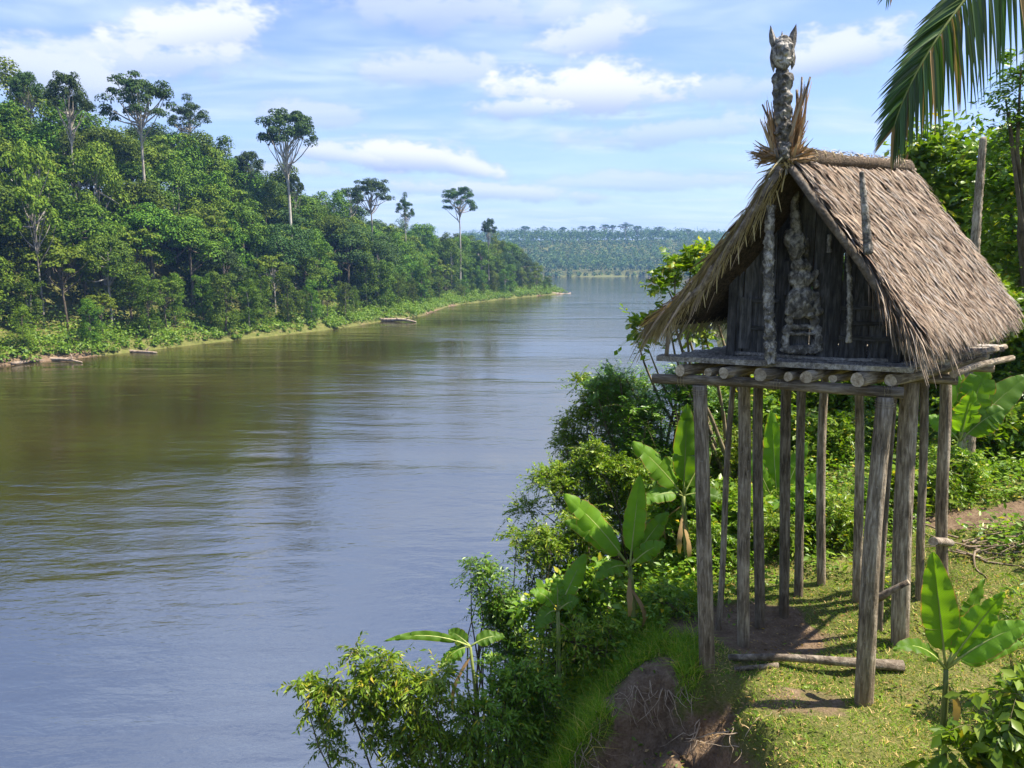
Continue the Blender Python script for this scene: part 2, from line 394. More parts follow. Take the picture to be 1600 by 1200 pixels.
def ground(x, y, full=False):
    x = np.asarray(x, float); y = np.asarray(y, float)
    dl, df, dr = seg_dist(x, y, BL), seg_dist(x, y, BF), seg_dist(x, y, BR)
    ins = inside(x, y, RIVER)
    s = np.minimum(np.minimum(dl, df), dr); s = np.where(ins, -s, s)
    kl, kf = (dl <= df) & (dl <= dr), (df < dl) & (df <= dr)
    # left bank: hill falling towards the point
    sc_ = 1.0 - 0.45 * sstep(y, 120, 230) - 0.20 * sstep(y, 230, 345)
    hl = 0.25 + 1.5 * (1 - np.exp(-np.maximum(s, 0) / 2.0)) + 25 * sc_ * sstep(s, 2, 50) + 1.2 * fbm(x, y, .06, 3) * sstep(s, 2, 12)
    hf = 0.3 + 2.0 * (1 - np.exp(-np.maximum(s, 0) / 6.0)) + 44 * sstep(s, 0, 260) + 9 * fbm(x, y, .006, 9) * sstep(s, 20, 150)
    q = (4.7 - s) * 1.75
    hr = 8.15 - 0.28 * np.log1p(np.exp(np.clip(q / 0.28, -30, 60)))
    hr = np.maximum(hr, 0.3 * np.minimum(s, 1))
    rise = np.clip((x - 3.0) * .15 + (y - 7) * .09, 0, 1.0) + 10 * sstep(s, 25, 120)
    hr = hr + rise * sstep(s, 4, 6)
    hr = hr + 2.2 * (1 - sstep(y, 1.0, 3.8)) * sstep(s, 3.5, 5.5)
    near = (np.abs(x) < 25) & (y < 40) & (y > -5)
    rough = np.where(near, 0.10 * fbm(x, y, .9, 1) + 0.03 * fbm(x, y, 5.0, 2, 3), 0)
    hr = hr + rough * sstep(s, 1, 4)
    scp = np.where(near, scoop(x, y), 0)
    hr = hr - scp * (0.60 + 0.38 * fbm(x, y, 3.0, 6) + 0.20 * np.abs(fbm(x, y, 7.0, 8, 3)))
    clod = np.where(near, 1 - sstep(np.hypot((x - 1.2) / 1.25, (y - 6.0) / 1.4), .7, 1.05), 0)
    hr = hr + clod * (.13 * np.abs(fbm(x, y, 4.0, 51)) + .07 * np.abs(fbm(x, y, 9.0, 52, 3)) - .05)
    h = np.where(kl, hl, np.where(kf, hf, hr))
    h = np.where(s < 0, np.maximum(-3.0, s * 0.35) - 0.05, h)
    if not full: return h
    dirt = scp.copy()
    # bare crest left of the posts, trodden strip under the hut, patch on the path behind
    def blob(cx, cy, rx, ry, seed): return 1 - sstep(np.hypot((x - cx) / rx, (y - cy) / ry) + 0.8 * fbm(x, y, 1.6, seed), .55, 1.1)
    dirt = np.maximum(dirt, 0.95 * blob(1.25, 6.9, .55, .45, 11))
    dirt = np.maximum(dirt, 0.80 * blob(2.6, 7.6, 1.0, .7, 12))
    dirt = np.maximum(dirt, 0.5 * blob(2.3, 6.3, .7, .3, 15))
    dirt = np.maximum(dirt, 0.85 * blob(6.2, 9.4, 1.3, .45, 13))
    dirt = np.where(near, dirt, 0)
    dirt = np.maximum(dirt, np.where(~near, (1 - sstep(s + 1.2 * fbm(x, y, .2, 14), .1, .4)) * sstep(fbm(x, y, .07, 18), -.15, .25), 0))
    return h, dirt, s

def gz(x, y): return float(ground(np.array([x]), np.array([y]))[0])

def axis(lo, hi, step, end_lo, end_hi, g=1.065):
    mid = list(np.arange(lo, hi, step)); up = [hi]; d = step
    while up[-1] < end_hi: d *= g; up.append(up[-1] + d)
    dn = []; p = lo; d = step
    while p > end_lo: d *= g; p -= d; dn.append(p)
    return np.array(dn[::-1] + mid + up)
gx = axis(-2.5, 7.5, 0.06, -4000, 4000); gy = axis(3.8, 10.0, 0.055, -1500, 4000)
GX, GY = np.meshgrid(gx, gy)
GH, GD, GS = ground(GX, GY, True)
nx, ny = len(gx), len(gy)
idx = np.arange(nx * ny).reshape(ny, nx)
GF = np.stack([idx[:-1, :-1], idx[:-1, 1:], idx[1:, 1:], idx[1:, :-1]], -1).reshape(-1, 4)
gme = mesh_np('ground', np.stack([GX, GY, GH], -1).reshape(-1, 3), GF, smooth=True)
at = gme.attributes.new('dirt', 'FLOAT', 'POINT'); at.data.foreach_set('value', GD.astype(np.float32).ravel())
m, t, out = newmat('soil_and_turf')
tcn = t.node('ShaderNodeTexCoord'); v = tcn.outputs['Object']
dn = t.node('ShaderNodeAttribute', attribute_name='dirt').outputs['Fac']
n1 = t.noise(v, 1.3, 8, 0.65); n2 = t.noise(v, 9.0, 6, 0.65); n3 = t.noise(v, 45.0, 4, 0.6)
soil = t.ramp(t.m('ADD', t.m('MULTIPLY', n2, .6), t.m('MULTIPLY', n3, .4)), [(0.3, (0.075, 0.048, 0.030)), (0.5, (0.17, 0.115, 0.072)), (0.7, (0.29, 0.21, 0.14))])
turf = t.ramp(t.m('ADD', t.m('MULTIPLY', n1, .5), t.m('MULTIPLY', n3, .5)), [(0.3, (0.055, 0.075, 0.016)), (0.5, (0.12, 0.13, 0.032)), (0.68, (0.24, 0.20, 0.09))])
colg = t.mix(t.ss(t.m('ADD', dn, t.m('MULTIPLY', t.m('SUBTRACT', n2, .5), .7)), .3, .6), turf, soil)
bp = t.node('ShaderNodeBump', {'Height': t.m('ADD', n2, t.m('MULTIPLY', n3, .5)), 'Strength': 0.9, 'Distance': 0.05})
pb = t.node('ShaderNodeBsdfPrincipled', {'Base Color': colg, 'Roughness': 0.95, 'Specular IOR Level': 0.15, 'Normal': bp.outputs[0]})
t.l.new(pb.outputs[0], out.inputs['Surface'])
tag(link('ground', gme, m), kind='structure')

# ------------------------------------------------------------------ river
m, t, out = newmat('river_water')
tcn = t.node('ShaderNodeTexCoord'); v = tcn.outputs['Object']
# gusts and calm lanes decide how strong ripples are
lane = t.ss(t.noise(t.scalevec(v, (0.014, 0.05, 1)), 1.0, 4, 0.55, 0.6), 0.36, 0.62)
w1 = t.noise(t.scalevec(v, (0.42, 0.95, 1)), 1.0, 3, 0.55, 0.5)
w2 = t.noise(t.scalevec(v, (1.7, 3.4, 1)), 1.0, 4, 0.6, 0.3)
w3 = t.noise(t.scalevec(v, (0.07, 0.22, 1)), 1.0, 3, 0.5, 0.8)
hgt = t.m('ADD', t.m('MULTIPLY', w3, 1.1), t.m('ADD', t.m('MULTIPLY', w1, 0.30), t.m('MULTIPLY', w2, 0.15)))
hgt = t.m('MULTIPLY', hgt, t.m('ADD', 0.35, t.m('MULTIPLY', lane, 0.85)))
bp = t.node('ShaderNodeBump', {'Height': hgt, 'Strength': 0.24, 'Distance': 0.55})
mud = t.ramp(t.noise(t.scalevec(v, (0.02, 0.05, 1)), 1.0, 3), [(0.35, (0.026, 0.022, 0.004)), (0.65, (0.042, 0.034, 0.007))])
df_ = t.node('ShaderNodeBsdfDiffuse', {'Color': mud, 'Normal': bp.outputs[0]})
gl = t.node('ShaderNodeBsdfGlossy', {'Color': (1, 1, 1, 1), 'Roughness': 0.07, 'Normal': bp.outputs[0]})
fr = t.node('ShaderNodeFresnel', {'IOR': 5.6, 'Normal': bp.outputs[0]})
mx = t.node('ShaderNodeMixShader', {0: fr.outputs[0], 1: df_.outputs[0], 2: gl.outputs[0]})
t.l.new(mx.outputs[0], out.inputs['Surface'])
wme = mesh_np('river', [(-3900, -1400, 0), (3900, -1400, 0), (3900, 3900, 0), (-3900, 3900, 0)], [(0, 1, 2, 3)])
tag(link('river', wme, m), kind='structure')

# ------------------------------------------------------------------ forest across the river
def clump_leaves(C, rad, n, size, r, squash=0.75, up=0.35, fill=0.18, rnd=.34):
    """leaf faces spread over (and a little inside) clump ellipsoids; C (k,3), rad (k,)"""
    k = len(C)
    d = rdir(k * n, r).reshape(k, n, 3); d[..., 2] = np.where(d[..., 2] < -0.35, -d[..., 2], d[..., 2])
    rr = np.where(r.random((k, n)) < fill, r.uniform(.3, .8, (k, n)), r.uniform(.82, 1.12, (k, n)))
    pos = C[:, None] + d * (rad[:, None] * rr)[..., None] * np.array([1, 1, squash])
    N = nrm(d + up * np.array([0, 0, 1]) + rnd * r.normal(size=d.shape)).reshape(-1, 3)
    T = rdir(k * n, r)
    L = size * r.uniform(.65, 1.4, k * n)
    return leaf4(pos.reshape(-1, 3), N, T, L, L * r.uniform(.5, .8, k * n))

def trunk_geo(H, r0, limbs, r, lean=0.03, seg=7, base=-1.5):
    g = Geo(); rr = random.Random(int(r.integers(1e6)))
    pts = curve_pts((0, 0, base), (r.normal() * lean * H, r.normal() * lean * H, H), 8, 0.02, rr)
    rad = [r0 * (1.25 if i == 0 else 1) * (1 - 0.6 * i / 7) for i in range(8)]
    V, F, _ = tube(pts, rad, seg, False, .06, rr); g.add(V, F)
    for (h, end, q) in limbs:
        i = min(7, max(0, (h - base) / (H - base) * 7)); a = pts[int(i)]; b = pts[min(7, int(i) + 1)]; st = a + (b - a) * (i - int(i))
        V, F, _ = tube(curve_pts(st, end, 5, 0.06, rr, (0, 0, -0.05 * np.linalg.norm(np.array(end) - st))), [q, q * .8, q * .62, q * .45, q * .25], 5, False, .05, rr); g.add(V, F)
    return g

def proto(kind, seed):
    r = np.random.default_rng(seed)
    if kind == 'round':
        H = 16.0; Rr = 4.6; k = 30
        d = rdir(k, r); d[:, 2] = np.abs(d[:, 2]) * 1.25 - 0.45
        C = np.array([0, 0, 10.2]) + d * np.array([Rr, Rr, 5.4]) * r.uniform(.72, 1.0, (k, 1))
        rad = r.uniform(1.1, 2.2, k); V, F = clump_leaves(C, rad, 270, .33, r)
        limbs = [(r.uniform(6, 11), C[i], .16) for i in range(8)]
        g = trunk_geo(12, .34, limbs, r)
    elif kind == 'vine':
        k = 54; zz_ = r.uniform(1.0, 15.5, k); a = r.uniform(0, 6.28, k); rw = (2.0 + 1.7 * np.sin(zz_ * .55 + seed) ** 2) * np.where(zz_ > 13, .7, 1) * r.uniform(.5, 1, k)
        C = np.stack([np.cos(a) * rw, np.sin(a) * rw, zz_], 1)
        rad = r.uniform(.8, 1.6, k); V, F = clump_leaves(C, rad, 140, .32, r, squash=1.15)
        g = trunk_geo(13, .3, [(r.uniform(5, 11), C[i], .12) for i in range(4)], r)
    elif kind == 'loose':
        H = 14.0; k = 30; d = rdir(k, r); d[:, 2] = np.abs(d[:, 2])
        C = np.array([0, 0, 9.0]) + d * np.array([4.6, 4.6, 4.2]) * r.uniform(.65, 1.0, (k, 1))
        rad = r.uniform(.7, 1.3, k); V, F = clump_leaves(C, rad, 105, .40, r, squash=.6, fill=.15)
        g = trunk_geo(10.5, .22, [(r.uniform(5, 9.5), C[i], .11) for i in range(14)], r)
    elif kind == 'umbrella':
        # tall bare pale trunk, rising limbs, shallow domed crown made of separate plates
        k = 48; a = r.uniform(0, 6.28, k); q = np.sqrt(r.random(k)) * 6.0
        C = np.stack([np.cos(a) * q, np.sin(a) * q, 27.2 - 0.075 * q ** 2 + r.normal(size=k) * .9 - (q > 4.6) * r.uniform(0, 1.8, k)], 1)
        rad = r.uniform(.95, 1.7, k); V, F = clump_leaves(C, rad, 150, .36, r, squash=.5, fill=.2)
        g = trunk_geo(23.5, .42, [(r.uniform(18.5, 23), C[i], .17) for i in range(24)], r, lean=.015)
    elif kind == 'dome':
        k = 56; d = rdir(k, r); d[:, 2] = np.abs(d[:, 2]) * 1.15 - .3
        C = np.array([0, 0, 23.0]) + d * np.array([5.4, 5.4, 4.6]) * r.uniform(.6, 1.0, (k, 1))
        rad = r.uniform(.8, 1.5, k); V, F = clump_leaves(C, rad, 140, .36, r, squash=.6, fill=.15)
        g = trunk_geo(22.0, .42, [(r.uniform(16, 21.5), C[i], .15) for i in range(26)], r, lean=.015)
    return V, F, g

PR = {}
def get_proto(kind, i):
    key = (kind, i)
    if key not in PR:
        V, F, g = proto(kind, 100 + 17 * i + len(kind))
        mc = {'round': 'canopy', 'vine': 'canopy', 'loose': 'canopy_y', 'umbrella': 'canopy_d', 'dome': 'canopy_d'}[kind]
        mb = 'bark_pale'
        cm = mesh_np('crown', V, F); cm.materials.append(MAT[mc])
        GV = np.concatenate(g.V); tm = mesh_np('trunk', GV, g.F, smooth=True); tm.materials.append(MAT[mb])
        PR[key] = (cm, tm)
    return PR[key]

def plant_tree(name, kind, i, loc, scale, rz, label, cat, group=None, mat=None, sz=None, bark=None):
    cm, tm = get_proto(kind, i)
    o = thing(name, label, cat, loc, group); o.rotation_euler = (0, 0, rz); o.scale = (scale, scale, sz or scale)
    c = bpy.data.objects.new('crown', cm); COL.objects.link(c); c.parent = o
    if mat:
        c.material_slots[0].link = 'OBJECT'; c.material_slots[0].material = MAT[mat]
    tk = bpy.data.objects.new('trunk', tm); COL.objects.link(tk); tk.parent = o
    if bark:
        tk.material_slots[0].link = 'OBJECT'; tk.material_slots[0].material = MAT[bark]
    return o

# emergent trees, each where it stands out in the photograph: pixel of crown centre top, distance, crown width in pixels
EM = [('dome', 0, 36, 100, 132, 56, 'dark rounded tree crown on the skyline at the far left edge', 'canopy_d'),
      ('dome', 1, 102, 95, 128, 70, 'dark dense tree whose crown is the highest on the far left skyline', 'canopy_d'),
      ('umbrella', 0, 216, 116, 134, 108, 'tall emergent tree with wide umbrella crown and long pale leaning trunk', 'canopy_d'),
      ('umbrella', 1, 294, 158, 168, 62, 'smaller flat-topped emergent tree just right of the wide umbrella crown', 'canopy_d'),
      ('dome', 2, 446, 152, 166, 98, 'solitary tall tree with rounded airy crown standing alone against sky', 'canopy_d'),
      ('umbrella', 2, 580, 275, 205, 62, 'emergent tree with pale trunk rising in the middle of the left bank', 'canopy_d'),
      ('umbrella', 0, 717, 291, 262, 58, 'dark umbrella tree rising above the ridge where the forest thins', 'canopy_d'),
      ('umbrella', 1, 632, 308, 240, 30, 'small umbrella crown on skyline between the two pale-trunked emergents', 'canopy_d'),
      ('dome', 1, 764, 334, 285, 26, 'small round tree on the skyline near the wooded point', 'canopy_d'),
      ('dome', 0, 387, 228, 175, 52, 'dark rounded tree on skyline left of the solitary tall tree', 'canopy_d'),
      ('dome', 2, 460, 262, 178, 30, 'little dark tree at the foot of the solitary tall tree', 'canopy_d'),
      ('umbrella', 2, 548, 290, 215, 44, 'dark flat tree crown just left of the pale-trunked emergent', 'canopy_d'),
      ('round', 1, 145, 195, 124, 88, 'large yellow-green crown below the leaning pale trunk', 'canopy_y'),
      ('loose', 0, 40, 205, 112, 84, 'light yellow-green tree with thin pale stems at left edge', 'canopy_y'),
      ('round', 2, 160, 345, 113, 84, 'rounded bright green tree with two bare pale trunks near the river', 'canopy'),
      ('loose', 1, 45, 262, 106, 92, 'layered yellow-green tree low on the far left slope', 'canopy_y')]
HT = {'dome': (28.6, 12.4), 'umbrella': (28.6, 13.2), 'round': (16.8, 11.0), 'loose': (14.2, 10.5)}
for (kd, i, px, py, Y, wpx, lab, mt) in EM:
    top = P(px, py, Y); z0 = gz(top.x, Y); hh, ww = HT[kd]
    sw = wpx / FPX * Y / ww; sh = (top.z - z0) / hh
    plant_tree('emergent_tree' if kd in ('dome', 'umbrella') else 'forest_tree', kd, i, (top.x, Y, z0), sw, px * 1.7, lab, 'tree', mat=mt, sz=max(sh, .35))

def poisson(n_try, box, sp, cond, r):
    out = []; cell = {}
    X = r.uniform(box[0], box[1], n_try); Yv = r.uniform(box[2], box[3], n_try)
    ok = cond(X, Yv)
    for x, y in zip(X[ok], Yv[ok]):
        s_ = sp(x, y); c = (int(x // 6), int(y // 6)); good = True
        for a in (-1, 0, 1):
            for b in (-1, 0, 1):
                for (u, w) in cell.get((c[0] + a, c[1] + b), ()):
                    if (u - x) ** 2 + (w - y) ** 2 < s_ * s_: good = False; break
        if good: cell.setdefault(c, []).append((x, y)); out.append((x, y))
    return np.array(out)

r0 = np.random.default_rng(3)
def sdl(x, y): return np.where(inside(x, y, RIVER), -1, seg_dist(x, y, BL))
pts = poisson(16000, (-135, 26, 78, 352), lambda x, y: 4.3 if y < 200 else 4.8,
              lambda x, y: (sdl(x, y) > 2.2) & (sdl(x, y) < np.where(y < 200, 46, 30)) & (x / y > -0.74), r0)
ss_ = sdl(pts[:, 0], pts[:, 1]); hh_ = ground(pts[:, 0], pts[:, 1])
order = np.argsort(ss_ / pts[:, 1] * 100)
sel = order[:295]
MARKS = [(0, 'at the far left edge'), (70, 'left of the leaning pale trunk'), (130, 'just left of the wide umbrella crown'), (185, 'below the wide umbrella crown'), (245, 'just right of the wide umbrella crown'),
         (300, 'below the small flat-topped emergent'), (350, 'left of the solitary tall tree'), (415, 'below the solitary tall tree'), (475, 'right of the solitary tall tree'), (530, 'left of the middle emergent'),
         (575, 'below the middle emergent'), (620, 'right of the middle emergent'), (670, 'left of the ridge umbrella tree'), (705, 'below the ridge umbrella tree'), (745, 'right of the ridge umbrella tree'), (800, 'near the wooded point')]
def place_word(px):
    w = MARKS[0][1]
    for lim, q in MARKS:
        if px >= lim: w = q
    return w
made = {}
for j in sel:
    x, y = pts[j]; s = ss_[j]; z = hh_[j]
    px = 800 + FPX * x / y
    u = r0.random()
    tier = 'at the waterside' if s < 9 else ('mid-slope' if s < 24 else 'high on the slope')
    if s < 9: scl = r0.uniform(.28, .75)
    elif s < 24: scl = r0.uniform(.8, 1.15)
    else: scl = r0.uniform(1.0, 1.3)
    if y > 250: scl *= .95
    if px > 820: scl *= .6
    if s < 9: u = .45 + .4 * u
    if u < .45: kd, i, mt, w = 'round', int(r0.integers(4)), ('canopy' if r0.random() < .65 else 'canopy_d'), 'rounded green'
    elif u < .80: kd, i, mt, w = 'vine', int(r0.integers(4)), ('canopy' if r0.random() < .8 else 'canopy_y'), 'vine-draped green'
    else: kd, i, mt, w = 'loose', int(r0.integers(2)), ('canopy_y' if r0.random() < .8 else 'canopy'), 'loose pale green'
    lab = f'{w} tree {tier} {place_word(px)}'
    made.setdefault(lab, []).append((px, plant_tree('forest_tree', kd, i, (x, y, z - .2), scl * 1.05, r0.uniform(0, 6.28), lab, 'tree', 'forest trees on the left bank', mt, scl * r0.uniform(.88, 1.1), 'bark' if r0.random() < .68 else None)))

ORD = ['leftmost', 'second', 'third', 'fourth', 'fifth', 'sixth', 'seventh', 'eighth', 'ninth', 'tenth', 'eleventh', 'twelfth']
for lab, lst in made.items():
    if len(lst) > 1:
        lst.sort(key=lambda q: q[0])
        for k, (_, o) in enumerate(lst):
            o['label'] = lab + (', leftmost' if k == 0 else ', rightmost' if k == len(lst) - 1 else f', {ORD[min(k, 11)]} from left')
# waterside undergrowth: one continuous mass of low greenery
def bank_cover(n, smin, smax, ymax=352):
    X = r0.uniform(-110, 27, n * 6); Yv = r0.uniform(76, ymax, n * 6); s = sdl(X, Yv)
    keep = (s > smin) & (s < smax) & (X / Yv > -.76)
    return X[keep][:n], Yv[keep][:n], s[keep][:n]
X, Yv, s = bank_cover(4300, .05, 7.5)
X2, Y2, s2 = bank_cover(1900, .02, 1.8); s2 = s2 + 2.2
X, Yv, s = np.concatenate([X, X2]), np.concatenate([Yv, Y2]), np.concatenate([s, s2])
C = np.stack([X, Yv, ground(X, Yv) + .10 + .05 * s], 1)
V, F = clump_leaves(C, r0.uniform(.45, 1.5, len(C)) ** 1.3 * (0.62 + .16 * s), 46, .36, r0, squash=.8)
tag(link('riverside_undergrowth', mesh_np('riverside_undergrowth', V, F), MAT['under']), 'bright green creepers and low bushes along the left river bank', 'undergrowth', kind='stuff')
X, Yv, s = bank_cover(1300, 8, 50)
C = np.stack([X, Yv, ground(X, Yv) + .8], 1)
V, F = clump_leaves(C, r0.uniform(1.2, 2.4, len(C)), 60, .5, r0, squash=1.2)
tag(link('forest_understorey', mesh_np('forest_understorey', V, F), MAT['canopy_d']), 'dark tangled understorey filling the gaps between forest trees', 'understorey', kind='stuff')

# driftwood on the far bank
def drift(px0, py0, px1, py1, r_, label, forks=2):
    a = W(px0, py0, .25); b = W(px1, py1, .12); rr = random.Random(px0)
    g = Geo(); p = curve_pts(a, b, 7, .03, rr)
    V, F, _ = tube(p, [r_, r_, r_ * .9, r_ * .8, r_ * .65, r_ * .5, r_ * .3], 7, True, .1, rr); g.add(V, F)
    for k in range(forks):
        i = rr.randint(2, 5); e = p[i] + np.array([rr.uniform(-.2, 1.6), rr.uniform(-1, 1), rr.uniform(.2, .9)])
        V, F, _ = tube(curve_pts(p[i], e, 4, .06, rr), [r_ * .45, r_ * .35, r_ * .25, r_ * .12], 5, True, .1, rr); g.add(V, F)
    o = g.build('driftwood_log', MAT['drift'], None, a); o.location = a
    tag(o, label, 'driftwood', 'driftwood along the left bank')
drift(38, 556, 128, 566, .30, 'long bleached driftwood log at the waterline, nearest the left edge')
drift(18, 568, 70, 563, .20, 'short driftwood branch on mud at the far left edge', 1)
drift(182, 546, 245, 551, .30, 'forked driftwood trunk at the foot of the bright bushes', 3)
drift(330, 532, 352, 530, .22, 'short snag at the waterline right of the forked driftwood', 1)
drift(410, 522, 440, 521, .25, 'low driftwood piece on the bank below the tall solitary tree', 1)
drift(592, 500, 650, 503, .42, 'flat driftwood bar reaching into the river in mid bank', 3)
drift(862, 459, 892, 457.5, .55, 'snag at the water tip of the wooded point', 1)

# ------------------------------------------------------------------ far ridge beyond the bend
rf = np.random.default_rng(5)
def sdf(x, y): return np.where(inside(x, y, RIVER), -1, seg_dist(x, y, BF))
fp = poisson(30000, (-70, 420, 780, 1180), lambda x, y: 6.2 if y < 900 else 7.5, lambda x, y: (sdf(x, y) > 2) & (sdf(x, y) < 300) & (y < 1180), rf)
fh = ground(fp[:, 0], fp[:, 1]); fs = sdf(fp[:, 0], fp[:, 1])
C = np.stack([fp[:, 0], fp[:, 1], fh + np.where(fs < 12, 2.0, rf.uniform(6, 11, len(fp)))], 1)
rad = np.where(fs < 12, rf.uniform(2, 3.5, len(fp)), rf.uniform(2.6, 6.8, len(fp)))
C[:, 2] -= 2.5
V1, F1 = clump_leaves(C, rad, 52, 2.0, rf, squash=1.5)
tag(link('distant_forest', mesh_np('distant_forest', V1, F1), MAT['far']), 'hazy blue-green forest covering the far ridge beyond the bend', 'forest', kind='stuff')
rows = [(820, 352, 20), (850, 354, 12), (880, 353, 14), (910, 353, 14), (925, 351, 16), (945, 350, 16), (958, 350, 14), (978, 349, 26), (996, 351, 18), (1030, 354, 14), (1075, 356, 14)]
for k, (px, py, w) in enumerate(rows):
    Y = 1040; top = P(px, py, Y); z0 = gz(top.x, Y)
    nm = ('leftmost', 'second', 'third', 'fourth', 'fifth', 'sixth', 'seventh', 'eighth and widest', 'ninth', 'tenth', 'rightmost')[k]
    plant_tree('emergent_tree', 'umbrella' if k % 2 else 'dome', k % 3, (top.x, Y, z0), w / FPX * Y / 13, k * 1.3, f'tiny hazy tree on the far ridge skyline, {nm} from left', 'tree', 'trees on the far ridge skyline', 'far', max(.6, (top.z - z0) / 28.6))
# low wooded spit on the right beyond the bend
sp = poisson(900, (112, 190, 560, 720), lambda x, y: 5, lambda x, y: ~inside(x, y, RIVER) & (seg_dist(x, y, BR) < 45), rf)
C = np.stack([sp[:, 0], sp[:, 1], np.minimum(ground(sp[:, 0], sp[:, 1]), 3) + rf.uniform(1, 5, len(sp))], 1)
V1, F1 = clump_leaves(C, rf.uniform(2, 4, len(sp)), 80, 1.2, rf, squash=1.1)
tag(link('distant_thicket', mesh_np('distant_thicket', V1, F1), MAT['canopy_d']), 'dark low thicket on the spit reaching in from the right', 'thicket', kind='stuff')

# wooded edge of the right bank between the hut and the spit
X = rf.uniform(2, 175, 14000); Yv = rf.uniform(24, 600, 14000); dR = seg_dist(X, Yv, BR)
kp = ~inside(X, Yv, RIVER) & (dR > .5) & (dR < 14); X, Yv, dR = X[kp][:620], Yv[kp][:620], dR[kp][:620]
C = np.stack([X, Yv, ground(X, Yv) + .3], 1)
V1, F1 = clump_leaves(C, rf.uniform(.8, 1.7, len(C)) * (.7 + .004 * Yv), 48, .45, rf, squash=1.2)
tag(link('bank_thicket', mesh_np('bank_thicket', V1, F1), MAT['canopy']), 'green thicket along the right bank beyond the hut', 'thicket', kind='stuff')

# ------------------------------------------------------------------ haze
hv = [(x, y, z) for z in (-8, 95) for (x, y) in ((-4100, -1600), (4100, -1600), (4100, 4100), (-4100, 4100))]
hme = mesh_np('haze', hv, [(3, 2, 1, 0), (4, 5, 6, 7), (0, 1, 5, 4), (1, 2, 6, 5), (2, 3, 7, 6), (3, 0, 4, 7)])
m, t, out = newmat('pale_haze')
pvn = t.node('ShaderNodeVolumePrincipled', {'Color': (0.26, 0.50, 1.0, 1), 'Density': 0.00025, 'Anisotropy': 0.1})
t.l.new(pvn.outputs[0], out.inputs['Volume'])
tag(link('haze', hme, m), kind='stuff')
# ------------------------------------------------------------------ hut on stilts
rh = random.Random(11)
FLp, FRp = np.array(P(1030, 596, 7.0)), np.array(P(1412, 610, 6.2))
FLp[2] = FRp[2] = 10.96
E1 = (FRp - FLp); LEN1 = np.linalg.norm(E1); E1 = E1 / LEN1
E2 = np.array([math.sin(R(47)), math.cos(R(47)), 0.0])
HB = np.array([2.6, 7.0, gz(2.6, 7.0)])
hut = thing('stilt_hut', 'small thatched wooden hut with carved gable and totem finial on tall stilts', 'hut', HB)

def on_axis(p0, p1):
    d = Vector(p1) - Vector(p0)
    return d.to_track_quat('Z', 'Y'), d.length

def log(name, p0, p1, r0_, r1_, parent=None, mats=None, n=7, seg=12, bend=.012, jit=.07, origin=(0, 0, 0), knots=0):
    """round timber, local Z along its length so the grain follows it; separate end-grain on the cut ends"""
    q, L = on_axis(p0, p1)
    ps = curve_pts((0, 0, 0), (0, 0, L), n, bend, rh)
    rad = [r0_ + (r1_ - r0_) * i / (n - 1) for i in range(n)]
    V, F, nc = tube(ps, rad, seg, True, jit, rh)
    g = Geo(); g.add(V, F[:-2], 0); mi = [0] * (len(F) - 2) + [1, 1]
    me = mesh_np(name, V, F, mi=mi)
    me.polygons.foreach_set('use_smooth', np.array([1] * (len(F) - 2) + [0, 0], dtype=bool))
    o = link(name, me, mats or [MAT['post'], MAT['endgrain']], parent)
    o.location = Vector(p0) - Vector(origin); o.rotation_mode = 'QUATERNION'; o.rotation_quaternion = q
    return o

def plank(name, p0, p1, wdir, w, th, parent, mat, origin, n=6, jit=.006, w1=None, taper=0):
    """sawn board from p0 to p1; wdir is the width direction; local Z along its length"""
    z = Vector(p1) - Vector(p0); L = z.length; z.normalize(); x = Vector(wdir); x = (x - z * x.dot(z)).normalized(); y = z.cross(x)
    V = []; F = []
    for i in range(n):
        t = i / (n - 1); ww = w + ((w1 or w) - w) * t
        for (a, b) in ((-1, -1), (1, -1), (1, 1), (-1, 1)):
            V.append((a * ww * .5 + rh.uniform(-jit, jit), b * th * .5 + rh.uniform(-jit, jit) * .6, t * L + (rh.uniform(-jit, jit) * 2 if i in (0, n - 1) else 0)))
    for i in range(n - 1):
        for k in range(4): F.append((i * 4 + k, i * 4 + (k + 1) % 4, (i + 1) * 4 + (k + 1) % 4, (i + 1) * 4 + k))
    F.append((3, 2, 1, 0)); e = (n - 1) * 4; F.append((e, e + 1, e + 2, e + 3))
    me = mesh_np(name, V, F)
    o = link(name, me, mat, parent)
    o.location = Vector(p0) - Vector(origin); o.rotation_mode = 'QUATERNION'
    o.rotation_quaternion = Matrix((x, y, z)).transposed().to_quaternion()
    return o

def ground_hit(px, py):
    d = ray(px, py); lo = 2.0
    t0 = 3.0
    Ys = np.linspace(3.5, 40, 4000); tt = Ys / d.y
    Z = CAMZ + d.z * tt; H = ground(d.x * tt, Ys)
    i = int(np.argmax(Z <= H))
    return np.array([d.x * tt[i], Ys[i], H[i]])

